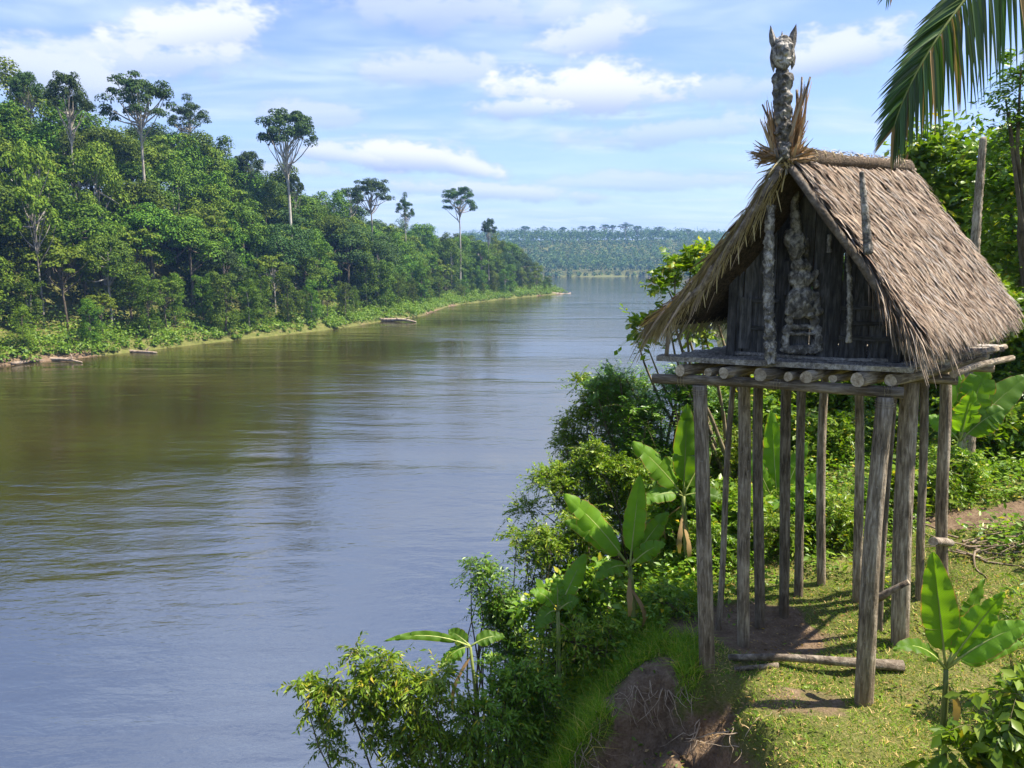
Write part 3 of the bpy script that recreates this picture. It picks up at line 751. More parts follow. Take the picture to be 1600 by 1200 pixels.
# posts: top pixel x, foot pixel, radius, top z, (fixed distance or None)
POSTS = [(1093, 1104, 1062, .080, 10.925, 6.85), (1146, 1122, 985, .030, 10.92, None), (1161, 1162, 1008, .070, 10.99, None), (1184, 1188, 980, .060, 10.99, None),
         (1227, 1225, 962, .062, 10.99, None), (1250, 1247, 930, .056, 10.99, None), (1287, 1284, 912, .055, 10.99, None), (1338, 1339, 938, .054, 10.99, None),
         (1384, 1350, 1092, .086, 10.925, 6.25), (1398, 1376, 985, .030, 10.98, None), (1420, 1406, 1003, .098, 10.99, None), (1441, 1438, 935, .050, 10.99, None), (1474, 1476, 908, .070, 10.99, None)]
POSTS = [(a, b, c, d * .86 if d > .04 else d, e, f) for (a, b, c, d, e, f) in POSTS]
POSTF = []
for (tx, bx_, by_, rad, tz, Yf) in POSTS:
    if Yf:
        f = np.array(P(bx_, by_, Yf)); f[2] = gz(f[0], f[1])
    else: f = ground_hit(bx_, by_)
    Yt = f[1]
    # top at the same distance, under the pixel column seen in the photograph
    d = ray(tx, 610); tp = np.array([d.x * Yt / d.y, Yt, tz])
    foot = f - (tp - f) / np.linalg.norm(tp - f) * .25
    POSTF.append((f, tp))
    log('post', foot, tp, rad * 1.04, rad * .94, hut, [MAT['stilt'], MAT['endgrain']], n=14, seg=16, bend=.008 if rad > .04 else .02, jit=.075, origin=HB)

def fpt(a, e, z): p = FLp + E1 * (a * LEN1) + E2 * e; return np.array([p[0], p[1], z])
# beams across, joists along, floor boards
log('beam', fpt(-.03, 0, 10.965), fpt(1.0, 0, 10.965), .046, .050, hut, None, n=9, origin=HB)
log('beam', fpt(.05, 1.1, 10.965), fpt(1.03, 1.1, 10.965), .046, .048, hut, None, n=9, origin=HB)
log('beam', fpt(.05, 2.25, 10.965), fpt(1.02, 2.25, 10.965), .046, .046, hut, None, n=9, origin=HB)
def px_on_front(px):
    d = ray(px, 585)
    # intersection of the viewing plane through px with the front line
    A = np.array([[E1[0], -d.x], [E1[1], -d.y]]); s_, _ = np.linalg.solve(A, np.array([-FLp[0], -FLp[1]]))
    return s_ / LEN1
for (px, r_, over) in ((1072, .052, .10), (1108, .040, .02), (1140, .050, .10), (1202, .058, .16), (1236, .042, .05), (1270, .054, .12), (1300, .036, -.02), (1352, .058, .15), (1392, .050, .0)):
    a = px_on_front(px)
    log('joist', fpt(a, -over, 11.013 + r_), fpt(a, 2.45, 11.013 + r_), r_, r_ * .92, hut, None, n=7, seg=11, jit=.09, origin=HB)
ZF = 11.135
e = -.06; k = 0
while e < 2.4:
    w = rh.uniform(.20, .30)
    z = ZF + .026 + rh.uniform(-.006, .006)
    cuts = ((-.01, .475), (.485, 1.02)) if k % 2 == 0 else ((.01, .64), (.65, 1.03))
    for (a0, a1) in cuts:
        plank('floor_board', fpt(a0 + rh.uniform(-.01, .01), e + w / 2, z + rh.uniform(-.004, .004)), fpt(a1, e + w / 2, z), E2, w - .012, .046, hut, MAT['plank'], HB, n=9, jit=.005)
    e += w; k += 1
ZT = ZF + .052
log('side_rail', fpt(1.02, -.02, ZF + .03), fpt(1.02, 2.55, ZF + .03), .030, .030, hut, None, n=7, seg=9, origin=HB)
log('side_rail', fpt(1.07, .7, 11.06), fpt(1.07, 2.45, 11.06), .034, .030, hut, None, n=7, seg=9, origin=HB)

# cane lashings where posts, beam and joists meet
def ring(c, ax, r_, w, n=14, turns=1.0):
    a, b = frame(ax); ax = np.array(ax, float) / np.linalg.norm(ax)
    pp = [c + r_ * (math.cos(t) * a + math.sin(t) * b) + ax * rh.uniform(-.004, .004) for t in np.linspace(0, 6.283 * turns, n)]
    V, F, _ = tube(pp, [w] * n, 5, True, 0, rh)
    link('lashing', mesh_np('lashing', V - HB, F, smooth=True), MAT['straw'], hut)
for (f, tp), pr in zip(POSTF, POSTS):
    if pr[3] > .044:
        for q in range(3): ring(tp + (f - tp) * (.012 + .008 * q), tp - f, pr[3] * 1.0, .006)
for a_ in (.09, .5, .93):
    for q in range(3): ring(fpt(a_ + .012 * q, 0, 10.965), E1, .053, .005)
# roof cross-section at the front gable
SL = [np.array(P(*q)) for q in ((1226, 250, 6.35), (1152, 360, 6.55), (1086, 446, 6.73), (1022, 503, 6.85))]
SR = [np.array(P(*q)) for q in ((1230, 250, 6.35), (1342, 398, 6.12), (1388, 464, 6.04), (1428, 516, 5.97))]
RL = 2.4
def roof_pt(side, u, v):
    """u 0..1 front to back, v 0..1 ridge to eave (can run a bit past)"""
    S = SL if side < 0 else SR
    t = np.clip(v, 0, 1) * 3; i = np.minimum(t.astype(int), 2); f = (t - i)[..., None]
    Sa = np.array(S); p = Sa[i] * (1 - f) + Sa[i + 1] * f
    # straight run past the eave
    ex = np.maximum(v - 1, 0)[..., None]; p = p + ex * 3 * (Sa[3] - Sa[2])
    p = p + u[..., None] * RL * E2
    p[..., 2] += .12 * u * (1 - np.clip(v, 0, 1)) + .10 * u * np.clip(v, 0, 1) - .05 * np.sin(np.pi * np.clip(u, 0, 1)) * (0.4 + .6 * v)
    return p
def roof_frame(side, u, v):
    h = .01
    p = roof_pt(side, u, v); dv = nrm(roof_pt(side, u, v + h) - roof_pt(side, u, v - h * (v > h)))
    du = nrm(roof_pt(side, u + h, v) - p); N = nrm(np.cross(du, dv)); N = np.where(N[..., 2:3] < 0, -N, N)
    return p, dv, du, N
roof = bpy.data.objects.new('roof', None); COL.objects.link(roof); roof.parent = hut
for side in (-1, 1):
    U, Vv = np.meshgrid(np.linspace(0, 1, 24), np.linspace(0, 1.0, 20)); U, Vv = U.ravel(), Vv.ravel()
    p, dv, du, N = roof_frame(side, U, Vv)
    n = len(p); jt = rng.normal(size=(n, 1)) * .006
    top = p + N * (.015 + jt); bot = p - N * .05
    idx = np.arange(n).reshape(20, 24)
    q = np.stack([idx[:-1, :-1], idx[:-1, 1:], idx[1:, 1:], idx[1:, :-1]], -1).reshape(-1, 4)
    F = [tuple(f) for f in q] + [tuple(f[::-1] + n) for f in q]
    ring = list(idx[0, :]) + list(idx[1:, -1]) + list(idx[-1, -2::-1]) + list(idx[-2:0:-1, 0])
    for a, b in zip(ring, ring[1:] + ring[:1]): F.append((b, a, a + n, b + n))
    me = mesh_np('thatch_base', np.concatenate([top, bot]) - HB, F)
    link('thatch_base', me, MAT['thatch_base'], roof)
    # strands
    ns = 12500 if side > 0 else 6000
    u = rng.uniform(-.004, 1.015, ns); vc = rng.uniform(0, 11, ns); v = np.clip((np.floor(vc) + .55 * (vc - np.floor(vc)) + .25 * wnoise(u, vc, 9.0, 3)) / 11, 0, 1)
    p, dv, du, N = roof_frame(side, u, np.clip(v, .002, 1))
    L = rng.uniform(.12, .30, ns)[:, None]; wd = rng.uniform(.004, .014, ns)[:, None]
    skew = rng.normal(size=(ns, 1)) * .20 + .10 * np.sin(u * 23 + v * 9)[:, None]
    d = nrm(dv + skew * du); S_ = nrm(np.cross(d, N)); curl = rng.normal(size=(ns, 1)) * .05
    lift = (.012 + .050 * rng.random((ns, 1)) ** 1.5)
    a0 = p + N * (lift - .012); a1 = p + d * L * .5 + N * (lift + .012) + S_ * curl * L; a2 = p + d * L + N * (lift + .004 + .024 * rng.random((ns, 1))) + S_ * curl * 2.4 * L
    over = np.maximum((v + (L[:, 0] / 1.7)) - 1.0, 0)[:, None]; a2[:, 2] -= over[:, 0] * .28; a1[:, 2] -= over[:, 0] * .06
    Vs = np.stack([a0 - S_ * wd, a0 + S_ * wd, a1 + S_ * wd * .9, a1 - S_ * wd * .9, a2 + S_ * wd * .25, a2 - S_ * wd * .25], 1).reshape(-1, 3) - HB
    i = np.arange(ns) * 6
    Fs = np.stack([np.stack([i, i + 1, i + 2, i + 3], 1), np.stack([i + 3, i + 2, i + 4, i + 5], 1)], 1).reshape(-1, 4)
    tag(link('thatch', mesh_np('thatch', Vs, Fs), MAT['thatch'], roof), kind='stuff')
    # loose straws: gable edge and eave fringe
    ns = 1500
    edge = rng.random(ns) < .62
    edge &= ~((side > 0) & (rng.random(ns) < .55))
    u = np.where(edge, rng.uniform(-.03, .05, ns), rng.uniform(0, 1, ns)); v = np.where(edge, rng.uniform(.5 if side > 0 else .02, 1, ns), rng.uniform(.9, 1.0, ns))
    p, dv, du, N = roof_frame(side, np.maximum(u, 0), np.clip(v, .01, 1))
    p = p - np.where(edge, rng.uniform(0, .07, ns), 0)[:, None] * E2
    d = nrm(dv * rng.uniform(.7, 1.1, (ns, 1)) + np.array([0, 0, -1]) * rng.uniform(.0, .8, (ns, 1)) - np.where(edge, rng.uniform(0, .5, ns), 0)[:, None] * E2 + rng.normal(size=(ns, 3)) * .12)
    L = rng.uniform(.10, .30, ns)[:, None]; wd = rng.uniform(.003, .008, ns)[:, None]
    S_ = nrm(np.cross(d, N)); off = N * rng.uniform(-.05, .03, (ns, 1))
    a0 = p + off; a1 = a0 + d * L * .55; a2 = a0 + d * L; a2[:, 2] -= .22 * L[:, 0]
    Vs = np.stack([a0 - S_ * wd, a0 + S_ * wd, a1 + S_ * wd, a1 - S_ * wd, a2 + S_ * wd * .2, a2 - S_ * wd * .2], 1).reshape(-1, 3) - HB
    i = np.arange(ns) * 6
    Fs = np.stack([np.stack([i, i + 1, i + 2, i + 3], 1), np.stack([i + 3, i + 2, i + 4, i + 5], 1)], 1).reshape(-1, 4)
    tag(link('thatch_fringe', mesh_np('thatch_fringe', Vs, Fs), MAT['thatch'] if side > 0 else MAT['straw'], roof), kind='stuff')

def strand(p, d, L, w, mat, parent, sag=.3, name='thatch_strand', face=None):
    n = 6; d = np.array(d, float); d /= np.linalg.norm(d)
    fc = np.array(face if face is not None else (-.35, -.9, .2)); S_ = np.cross(d, fc); S_ /= np.linalg.norm(S_)
    V = []; tw = rh.uniform(-.5, .5)
    for i in range(n):
        t = i / (n - 1); c = np.array(p) + d * L * t + np.array([0, 0, -1]) * sag * L * t * t
        ww = w * (1 - .75 * t ** 2); Sx = S_ * math.cos(tw * t) + fc * math.sin(tw * t)
        V += [c - Sx * ww, c + fc * ww * .5, c + Sx * ww]
    F = []
    for i in range(n - 1):
        b = i * 3; F += [(b, b + 1, b + 4, b + 3), (b + 1, b + 2, b + 5, b + 4)]
    return link(name, mesh_np(name, np.array(V) - HB, F), mat, parent)
for i in range(46):      # long strips hanging from the right gable edge and front corner
    v = rh.uniform(.58, 1.0); u = 0 if rh.random() < .6 else rh.uniform(0, .32)
    if u > 0: v = rh.uniform(.9, 1)
    p, dv, du, N = roof_frame(1, np.array([u]), np.array([v]))
    strand(p[0] - E2 * rh.uniform(.0, .06) + N[0] * rh.uniform(-.03, .03), dv[0] * 1.0 + np.array([0, 0, -.45]) - E2 * rh.uniform(-.2, .25) + np.array([rh.gauss(0, .08), 0, 0]), rh.uniform(.22, .46), rh.uniform(.005, .011), MAT['thatch'], roof, .25)
for i in range(44):      # and from the left gable edge
    v = rh.uniform(.25, 1.0)
    p, dv, du, N = roof_frame(-1, np.array([0.0 if i % 3 else rh.uniform(0, .2)]), np.array([v]))
    strand(p[0] - E2 * rh.uniform(.0, .07) + N[0] * rh.uniform(-.05, .03), dv[0] * 1.0 + np.array([rh.gauss(0, .06), 0, -.25]), rh.uniform(.2, .42), rh.uniform(.005, .011), MAT['thatch'], roof, .3)
for i in range(16):      # pale dry wisps under the left gable
    v = .12 + i * .055
    p, dv, du, N = roof_frame(-1, np.array([0.02]), np.array([v]))
    strand(p[0] - N[0] * .07, np.array([rh.gauss(.02, .12), rh.gauss(0, .1), -1]), rh.uniform(.08, .2), rh.uniform(.003, .006), MAT['straw'], roof, 0)

def chain(name, pts_, r_, parent, mats, seg=10, jit=.08):
    V, F, _ = tube([np.array(q) - HB for q in pts_], r_, seg, True, jit, rh)
    return link(name, mesh_np(name, V, F, mi=[0] * (len(F) - 2) + [1, 1], smooth=True), mats, parent)
WD = [MAT['log'], MAT['endgrain']]
chain('bargeboard', [P(1236, 262, 6.28), P(1290, 338, 6.18), P(1340, 404, 6.09), P(1372, 452, 6.03), P(1396, 500, 5.99)], [.030, .034, .036, .036, .032], hut, WD)
chain('bargeboard', [P(1220, 262, 6.30), P(1152, 368, 6.49), P(1096, 448, 6.66), P(1046, 498, 6.76)], [.028, .030, .030, .026], hut, WD)
ridge0, ridge1 = np.array(P(1240, 243, 6.42)), SR[0] + RL * E2 + np.array([0, 0, .16])
ro = log('ridge_roll', ridge0, ridge1 + E2 * .1, .072, .062, hut, [MAT['thatch_base'], MAT['endgrain']], n=16, seg=14, jit=.14, origin=HB)
log('ridge_pole', ridge1 - E2 * .3 + np.array([0, 0, -.045]), ridge1 + E2 * .28 + np.array([0, 0, -.02]), .022, .018, hut, None, n=4, seg=9, origin=HB)
for i in range(13):      # cane lashings round the ridge roll
    c = ridge0 + (ridge1 - ridge0) * (.04 + .075 * i); a, b = frame(ridge1 - ridge0); ax = (ridge1 - ridge0) / np.linalg.norm(ridge1 - ridge0)
    tl = rh.uniform(-.05, .05)
    pp = [c + .071 * (math.cos(t) * a + math.sin(t) * b) + ax * tl * math.cos(t) for t in np.linspace(0, 6.0, 15)]
    V, F, _ = tube(pp, [.0045] * 15, 5, True, 0, rh)
    link('lashing', mesh_np('lashing', V - HB, F, smooth=True), MAT['straw'], hut)
for i in range(150):     # straws poking from the ridge roll
    pass
ns = 900; tt = rng.random(ns); c = ridge0 + (ridge1 - ridge0) * tt[:, None]; th = rng.uniform(0, 6.28, ns); a, b = frame(ridge1 - ridge0); ax = nrm(ridge1 - ridge0)
rad_ = np.cos(th)[:, None] * a + np.sin(th)[:, None] * b
p = c + rad_ * .058; d = nrm(ax * rng.choice([-1, 1], (ns, 1)) * .8 + rad_ * rng.uniform(-.05, .12, (ns, 1)) + rng.normal(size=(ns, 3)) * .25)
V, F = leaf4(p + d * .04, nrm(rad_), d, rng.uniform(.06, .16, ns), .009)
tag(link('ridge_straw', mesh_np('ridge_straw', V - HB, F), MAT['thatch'], hut), kind='stuff')

# walls: upright boards of the gable, corner posts, sill; plain boards on the other sides
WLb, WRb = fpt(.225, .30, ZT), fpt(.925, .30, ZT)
ROOFLINE = [(1120, 440), (1132, 425), (1170, 366), (1212, 300), (1226, 275), (1240, 285), (1300, 372), (1350, 440), (1393, 508), (1400, 520)]
def roofline(px):
    for (x0, y0), (x1, y1) in zip(ROOFLINE[:-1], ROOFLINE[1:]):
        if x0 <= px <= x1: return y0 + (y1 - y0) * (px - x0) / (x1 - x0)
    return 510
def proj(p):
    p = np.array(p) - np.array([0, 0, CAMZ]); c_, s_ = math.cos(PITCH), math.sin(PITCH)
    dep = p[1] * c_ - p[2] * s_; up = p[1] * s_ + p[2] * c_
    return 800 + FPX * p[0] / dep, 600 - FPX * up / dep
log('sill', WLb + np.array([0, 0, .018]) - E2 * .02, WRb + np.array([0, 0, .018]) - E2 * .02, .018, .018, hut, [MAT['plank'], MAT['endgrain']], n=8, seg=8, origin=HB)
t_ = 0.0; k = 0
while t_ < 1:
    w = min(rh.uniform(.05, .10), 1 - t_ + .001)
    c = WLb + (WRb - WLb) * (t_ + w / 2); px, _ = proj(c)
    top = np.array(P(px, roofline(px) - 4, c[1])); top[0] = c[0]
    dep = rh.uniform(-.012, .018) + .03
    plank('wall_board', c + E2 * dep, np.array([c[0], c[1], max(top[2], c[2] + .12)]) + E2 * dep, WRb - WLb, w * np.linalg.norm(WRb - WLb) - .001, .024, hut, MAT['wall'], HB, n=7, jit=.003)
    t_ += w; k += 1
for (t_, py, w) in ((.02, 420, .075), (.975, 500, .085)):
    c = WLb + (WRb - WLb) * t_; top = np.array(P(proj(c)[0], py, c[1]))
    plank('corner_post', c - E2 * .015, (c[0], c[1], top[2]), WRb - WLb, w, .05, hut, MAT['wall'], HB, n=6, jit=.004).location -= Vector(E2) * .01
for (t_, y0, y1, w) in ((.10, 465, 545, .10), (.34, 408, 460, .07), (.55, 505, 548, .0), (.80, 420, 470, .05), (.70, 365, 398, .02)):   # applied board pieces on the gable
    if w == 0: continue
    c = WLb + (WRb - WLb) * t_; px = proj(c)[0]; a = np.array(P(px, y1, c[1])); b = np.array(P(px, y0, c[1]))
    plank('wall_panel', (c[0], c[1], a[2]), (c[0], c[1], b[2]), WRb - WLb, w, .022, hut, MAT['wall'], HB, n=4, jit=.004).location -= Vector(E2) * .012
for (t0, t1, y) in ((.08, .30, 470), (.06, .30, 512), (.66, .95, 482), (.68, .95, 505), (.66, .97, 528)):     # cross battens
    a = WLb + (WRb - WLb) * t0; b = WLb + (WRb - WLb) * t1; z = P(proj((a + b) / 2)[0], y, (a[1] + b[1]) / 2).z
    plank('batten', (a[0], a[1], z), (b[0], b[1], z + rh.uniform(-.01, .01)), (0, 0, 1), .035, .018, hut, MAT['wall'], HB, n=5, jit=.003).location -= Vector(E2) * .004
def side_wall(c0, c1, hgt, n):
    for i in range(n):
        a = c0 + (c1 - c0) * ((i + .5) / n); h = hgt(i, n)
        plank('wall_board', a, a + np.array([0, 0, h]), c1 - c0, np.linalg.norm(c1 - c0) / n + .004, .024, hut, MAT['wall'], HB, n=4, jit=.003)
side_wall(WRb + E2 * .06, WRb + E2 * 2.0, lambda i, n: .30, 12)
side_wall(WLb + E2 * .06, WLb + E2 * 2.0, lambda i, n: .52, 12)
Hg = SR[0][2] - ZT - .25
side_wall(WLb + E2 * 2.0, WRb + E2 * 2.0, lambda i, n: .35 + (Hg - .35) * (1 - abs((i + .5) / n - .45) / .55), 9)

# ---- carvings
def fuse(name, blobs, voxel, parent, mat, amp=.006, freq=40, loc=(0, 0, 0), smooth=True):
    """ellipsoids (centre, radii[, tilt]) welded into one carved surface, then chiselled with noise"""
    bm = bmesh.new()
    for b in blobs:
        c, r_ = b[0], b[1]; M = Matrix.Translation(c) @ (Matrix.Rotation(b[2], 4, 'Y') if len(b) > 2 else Matrix()) @ Matrix.Diagonal((*r_, 1))
        bmesh.ops.create_icosphere(bm, subdivisions=3, radius=1, matrix=M)
    me = bpy.data.meshes.new(name); bm.to_mesh(me); bm.free()
    o = bpy.data.objects.new('tmp', me); COL.objects.link(o)
    md = o.modifiers.new('r', 'REMESH'); md.mode = 'VOXEL'; md.voxel_size = voxel
    dg = bpy.context.evaluated_depsgraph_get(); dg.update()
    em = bpy.data.meshes.new_from_object(o.evaluated_get(dg))
    bpy.data.objects.remove(o)
    nv = len(em.vertices); nn_ = np.empty(nv * 3, dtype=np.float32); em.vertex_normals.foreach_get('vector', nn_); nn_ = nn_.reshape(-1, 3)
    for vtx in em.vertices:
        q = vtx.co * freq
        vtx.co += Vector(nn_[vtx.index]) * amp * (mnoise.noise(q) * 1.0 + .6 * mnoise.noise(q * 2.3) + .8 * (abs(mnoise.noise(q * .6)) - .3))
    em.name = name
    if smooth: em.polygons.foreach_set('use_smooth', np.ones(len(em.polygons), dtype=bool))
    ob = link(name, em, mat, parent); ob.location = loc
    return ob

def pxblobs(lst, Y, cx, cy, depth=1.0):
    """blobs drawn as (px, py, rx, ry[, dy, tilt]) pixel ellipses at distance Y, relative to pixel cx, cy"""
    o = P(cx, cy, Y); out = []
    k = Y / FPX * 1.01
    for b in lst:
        c = P(b[0], b[1], Y) - o; dy = b[4] if len(b) > 4 else 0
        out.append(((c.x, -dy * k, c.z), (b[2] * k, min(b[2], b[3]) * k * depth, b[3] * k)) + ((b[5],) if len(b) > 5 else ()))
    return o, out

# seated ancestor figure on the gable
fig = [(1243, 318, 5, 42), (1245, 352, 7, 22), (1246, 384, 11, 22), (1247, 380, 6, 6, 6), (1233, 372, 4, 12), (1259, 386, 4, 14), (1251, 414, 11, 10), (1251, 416, 4, 5, 8), (1242, 416, 4, 7), (1262, 418, 4, 6),
       (1251, 436, 14, 13), (1270, 428, 4, 7, 2), (1271, 444, 4, 7, 2), (1238, 432, 4, 8, 2), (1264, 436, 7, 4, 3, -.5), (1240, 444, 6, 4, 3, .6), (1252, 462, 17, 14), (1252, 480, 20, 15), (1252, 474, 7, 11, 10), (1236, 470, 5, 12, 3), (1272, 470, 5, 14, 3),
       (1235, 486, 6, 6, 4), (1274, 486, 6, 6, 4), (1246, 492, 6, 6, 6), (1261, 492, 6, 6, 6), (1236, 500, 5, 8), (1270, 502, 6, 9), (1252, 511, 24, 4), (1232, 516, 6, 6), (1273, 516, 7, 7), (1252, 521, 25, 3, 4), (1231, 534, 5, 14), (1273, 534, 7, 16), (1252, 546, 28, 7)]
cF = (WLb + WRb) / 2; YF = WLb[1] + (WRb[1] - WLb[1]) * .47 - .05
fig = [(1252 + (b[0] - 1252) * 1.18, b[1], b[2] * 1.25, b[3] * 1.1) + tuple(b[4:]) for b in fig]
o_, bl = pxblobs(fig, YF, 1252, 551, .8)
ff = fuse('carved_figure', bl, .0095, hut, MAT['carve'], .009, 30, o_ - Vector(HB))

def carved_pole(name, p0, p1, r_, parent, origin, seed, mat='carve', knob=.28, n=90, seg=18, taper=.8):
    """pole with carved rings, knobs and notches; local Z along it"""
    q, L = on_axis(p0, p1); rr = random.Random(seed); V = []; F = []
    ph = [rr.random() * 9 for _ in range(4)]
    for i in range(n):
        t = i / (n - 1); z = t * L; bend = .01 * L * math.sin(t * 5 + ph[0])
        for k in range(seg):
            a = 6.2832 * k / seg
            m_ = 1 + knob * (.55 * abs(math.sin(z * 21 + ph[1])) ** .6 - .3 + .5 * math.sin(2 * a + 3.1 * math.floor(z * 9)) * math.sin(z * 44 + ph[2]) + 1.5 * mnoise.noise(Vector((math.cos(a) * 2.2, math.sin(a) * 2.2, z * 34 + seed))) + .9 * mnoise.noise(Vector((math.cos(a) * 5, math.sin(a) * 5, z * 80 + seed))))
            if i in (0, n - 1): m_ *= .6
            V.append((bend + r_ * m_ * math.cos(a) * (1 - (1 - taper) * t), r_ * m_ * math.sin(a) * (1 - (1 - taper) * t), z))
    for i in range(n - 1):
        for k in range(seg): F.append((i * seg + k, i * seg + (k + 1) % seg, (i + 1) * seg + (k + 1) % seg, (i + 1) * seg + k))
    F.append(tuple(range(seg))[::-1]); F.append(tuple((n - 1) * seg + k for k in range(seg)))
    o = link(name, mesh_np(name, V, F, smooth=True), MAT[mat], parent)
    o.location = Vector(p0) - Vector(origin); o.rotation_mode = 'QUATERNION'; o.rotation_quaternion = q
    return o
carved_pole('carved_post', P(1203, 570, 6.52), P(1202, 320, 6.47), .044, hut, HB, 3, n=130)
carved_pole('carved_post', P(1327, 536, 6.36), P(1326, 388, 6.30), .022, hut, HB, 5, n=90, seg=12)
carved_pole('hanging_carving', P(1296, 395, 6.5), P(1296, 366, 6.5), .020, hut, HB, 8, n=30, seg=10)
carved_pole('roof_pole', P(1357, 398, 6.02), P(1346, 268, 6.06), .034, hut, HB, 9, 'carve', .2, n=70, taper=.5)
for (pxa, pya, pxb, pyb, Y_) in ((1204, 322, 1206, 268, 6.42), (1221, 300, 1228, 262, 6.36)):
    log('hanging_cord', P(pxa, pya, Y_), P(pxb, pyb, Y_), .006, .006, hut, [MAT['straw'], MAT['straw']], n=5, seg=6, origin=HB)
log('eave_prop', fpt(.035, -.02, ZT - .01), np.array(P(1046, 492, 6.9)), .020, .016, hut, None, n=6, seg=9, origin=HB)
log('brace', P(1369, 936, 6.42), P(1420, 909, 6.30), .038, .022, hut, [MAT['log'], MAT['endgrain']], n=6, seg=10, origin=HB, jit=.12)
log('brace', np.array(POSTF[12][0]) + np.array([.05, .05, .42]), np.array(P(1458, 846, 7.4)), .045, .045, hut, [MAT['log'], MAT['endgrain']], n=5, seg=10, origin=HB)

# ---- totem finial on the ridge
fin = bpy.data.objects.new('finial', None); COL.objects.link(fin); fin.parent = hut
YN = 6.33; fo = P(1222, 252, YN); fin.location = fo - Vector(HB); k = YN / FPX * 1.01
body = [(1222, 236, 12, 18), (1222, 238, 7, 8, 8), (1216, 228, 4, 4, 9), (1229, 228, 4, 4, 9), (1223, 246, 8, 5, 7), (1222, 215, 11, 12), (1222, 200, 12, 12)]
for i in range(17): body.append((1222 + math.sin(i * .9) * 1.2, 212 - i * 5.6, 13.5, 9))
for i in range(8):
    y = 206 - i * 11.5; s_ = 1 if i % 2 else -1
    body += [(1222 + s_ * 6, y, 10, 5.5, 5.5, s_ * .5), (1222 - s_ * 9.5, y - 4, 5.5, 7, 3), (1222 + s_ * 1, y - 6, 4, 3.5, 9)]
body += [(1222, 122, 15, 9), (1222, 112, 10, 8), (1211, 124, 6, 9, 3), (1233, 124, 6, 9, 3)]
_, bl = pxblobs(body, YN, 1222, 252, .9)
fuse('carved_body', bl, .008, fin, MAT['carve'], .010, 30)
head = [(1223, 84, 16.5, 23), (1223, 66, 14.5, 8), (1215, 75, 5, 4, 11), (1231, 75, 5, 4, 11), (1223, 84, 5, 7, 15), (1223, 72, 13, 3, 9), (1223, 96, 9, 3, 12), (1223, 101, 9, 3, 11), (1223, 105, 7, 5, 8), (1213, 90, 5, 8, 6), (1233, 90, 5, 8, 6), (1223, 60, 7, 4, 4)]
_, bl = pxblobs(head, YN, 1222, 252, .9)
fuse('carved_head', bl, .006, fin, MAT['carve'], .007, 40)
def blade(name, pts_, ws, thick, parent, mat):
    """flat carved blade through pixel points with half-widths in pixels"""
    V = []; F = []; n = len(pts_)
    for i, ((px, py), w) in enumerate(zip(pts_, ws)):
        c = P(px, py, YN) - fo; w = w * k; th = thick * k * (1 - .6 * i / (n - 1))
        V += [(c.x - w, c.y, c.z), (c.x, c.y - th, c.z), (c.x + w, c.y, c.z), (c.x, c.y + th, c.z)]
    for i in range(n - 1):
        for j in range(4): F.append((i * 4 + j, i * 4 + (j + 1) % 4, (i + 1) * 4 + (j + 1) % 4, (i + 1) * 4 + j))
    F.append((3, 2, 1, 0)); e_ = (n - 1) * 4; F.append((e_, e_ + 1, e_ + 2, e_ + 3))
    return link(name, mesh_np(name, V, F), mat, parent)
blade('horn', [(1213, 78), (1209, 66), (1206, 54), (1204, 40)], [6, 6.5, 4.4, .4], 4, fin, MAT['carve'])
blade('horn', [(1234, 78), (1237, 66), (1240, 52), (1244, 38)], [6.5, 7, 5, .4], 4, fin, MAT['carve'])
blade('crest', [(1223, 64), (1222, 57), (1222, 49)], [4, 2.4, .4], 3, fin, MAT['carve'])
blade('ear', [(1209, 74), (1207, 90), (1208, 102), (1208.5, 113)], [3.5, 4.2, 3.6, .4], 3, fin, MAT['carve'])
blade('ear', [(1237, 74), (1239, 90), (1238.5, 100), (1237, 109)], [3.5, 4.2, 3.6, .4], 3, fin, MAT['carve'])

def tuft(cpx, cpy, tips, n, seed, mat, wd=.006, spread=10, Y_=6.36, base=8):
    """bundle of dry blades from a base pixel towards tip pixels"""
    r_ = np.random.default_rng(seed); i = r_.integers(0, len(tips), n); f = r_.random(n)
    tp = np.array(tips, float); tj = tp[i] * (1 - f[:, None]) + tp[(i + 1) % len(tips)] * f[:, None] + r_.normal(size=(n, 2)) * spread * .35
    a = np.array([P(cpx + r_.normal() * base * .5, cpy + r_.normal() * base * .5, Y_ + r_.normal() * .03) for _ in range(n)])
    L = r_.uniform(.55, 1.05, n)
    b = np.array([P(q[0], q[1], Y_ + r_.normal() * .07) for q in tj]); b = a + (b - a) * L[:, None]
    d = b - a; S_ = nrm(np.cross(d, r_.normal(size=(n, 3)))); w = wd * r_.uniform(.5, 1.5, (n, 1))
    mid = a + d * .5 + r_.normal(size=(n, 3)) * .012
    V = np.stack([a - S_ * w, a + S_ * w, mid + S_ * w, mid - S_ * w, b + S_ * w * .25, b - S_ * w * .25], 1).reshape(-1, 3) - HB
    j = np.arange(n) * 6
    F = np.stack([np.stack([j, j + 1, j + 2, j + 3], 1), np.stack([j + 3, j + 2, j + 4, j + 5], 1)], 1).reshape(-1, 4)
    o = link('dry_grass_tuft', mesh_np('dry_grass_tuft', V, F), mat, hut); o['kind'] = 'stuff'
    return o
tuft(1214, 246, [(1168, 234), (1172, 248), (1180, 222), (1186, 262)], 110, 1, MAT['tuft'], .007)
tuft(1214, 242, [(1195, 162), (1200, 150), (1208, 170), (1190, 190), (1212, 190)], 80, 2, MAT['tuft'], .008)
tuft(1236, 240, [(1252, 140), (1262, 130), (1245, 160), (1268, 195), (1250, 180)], 130, 3, MAT['tuft'], .009)
tuft(1238, 248, [(1276, 232), (1274, 250), (1262, 212), (1250, 225)], 120, 4, MAT['tuft'], .008)
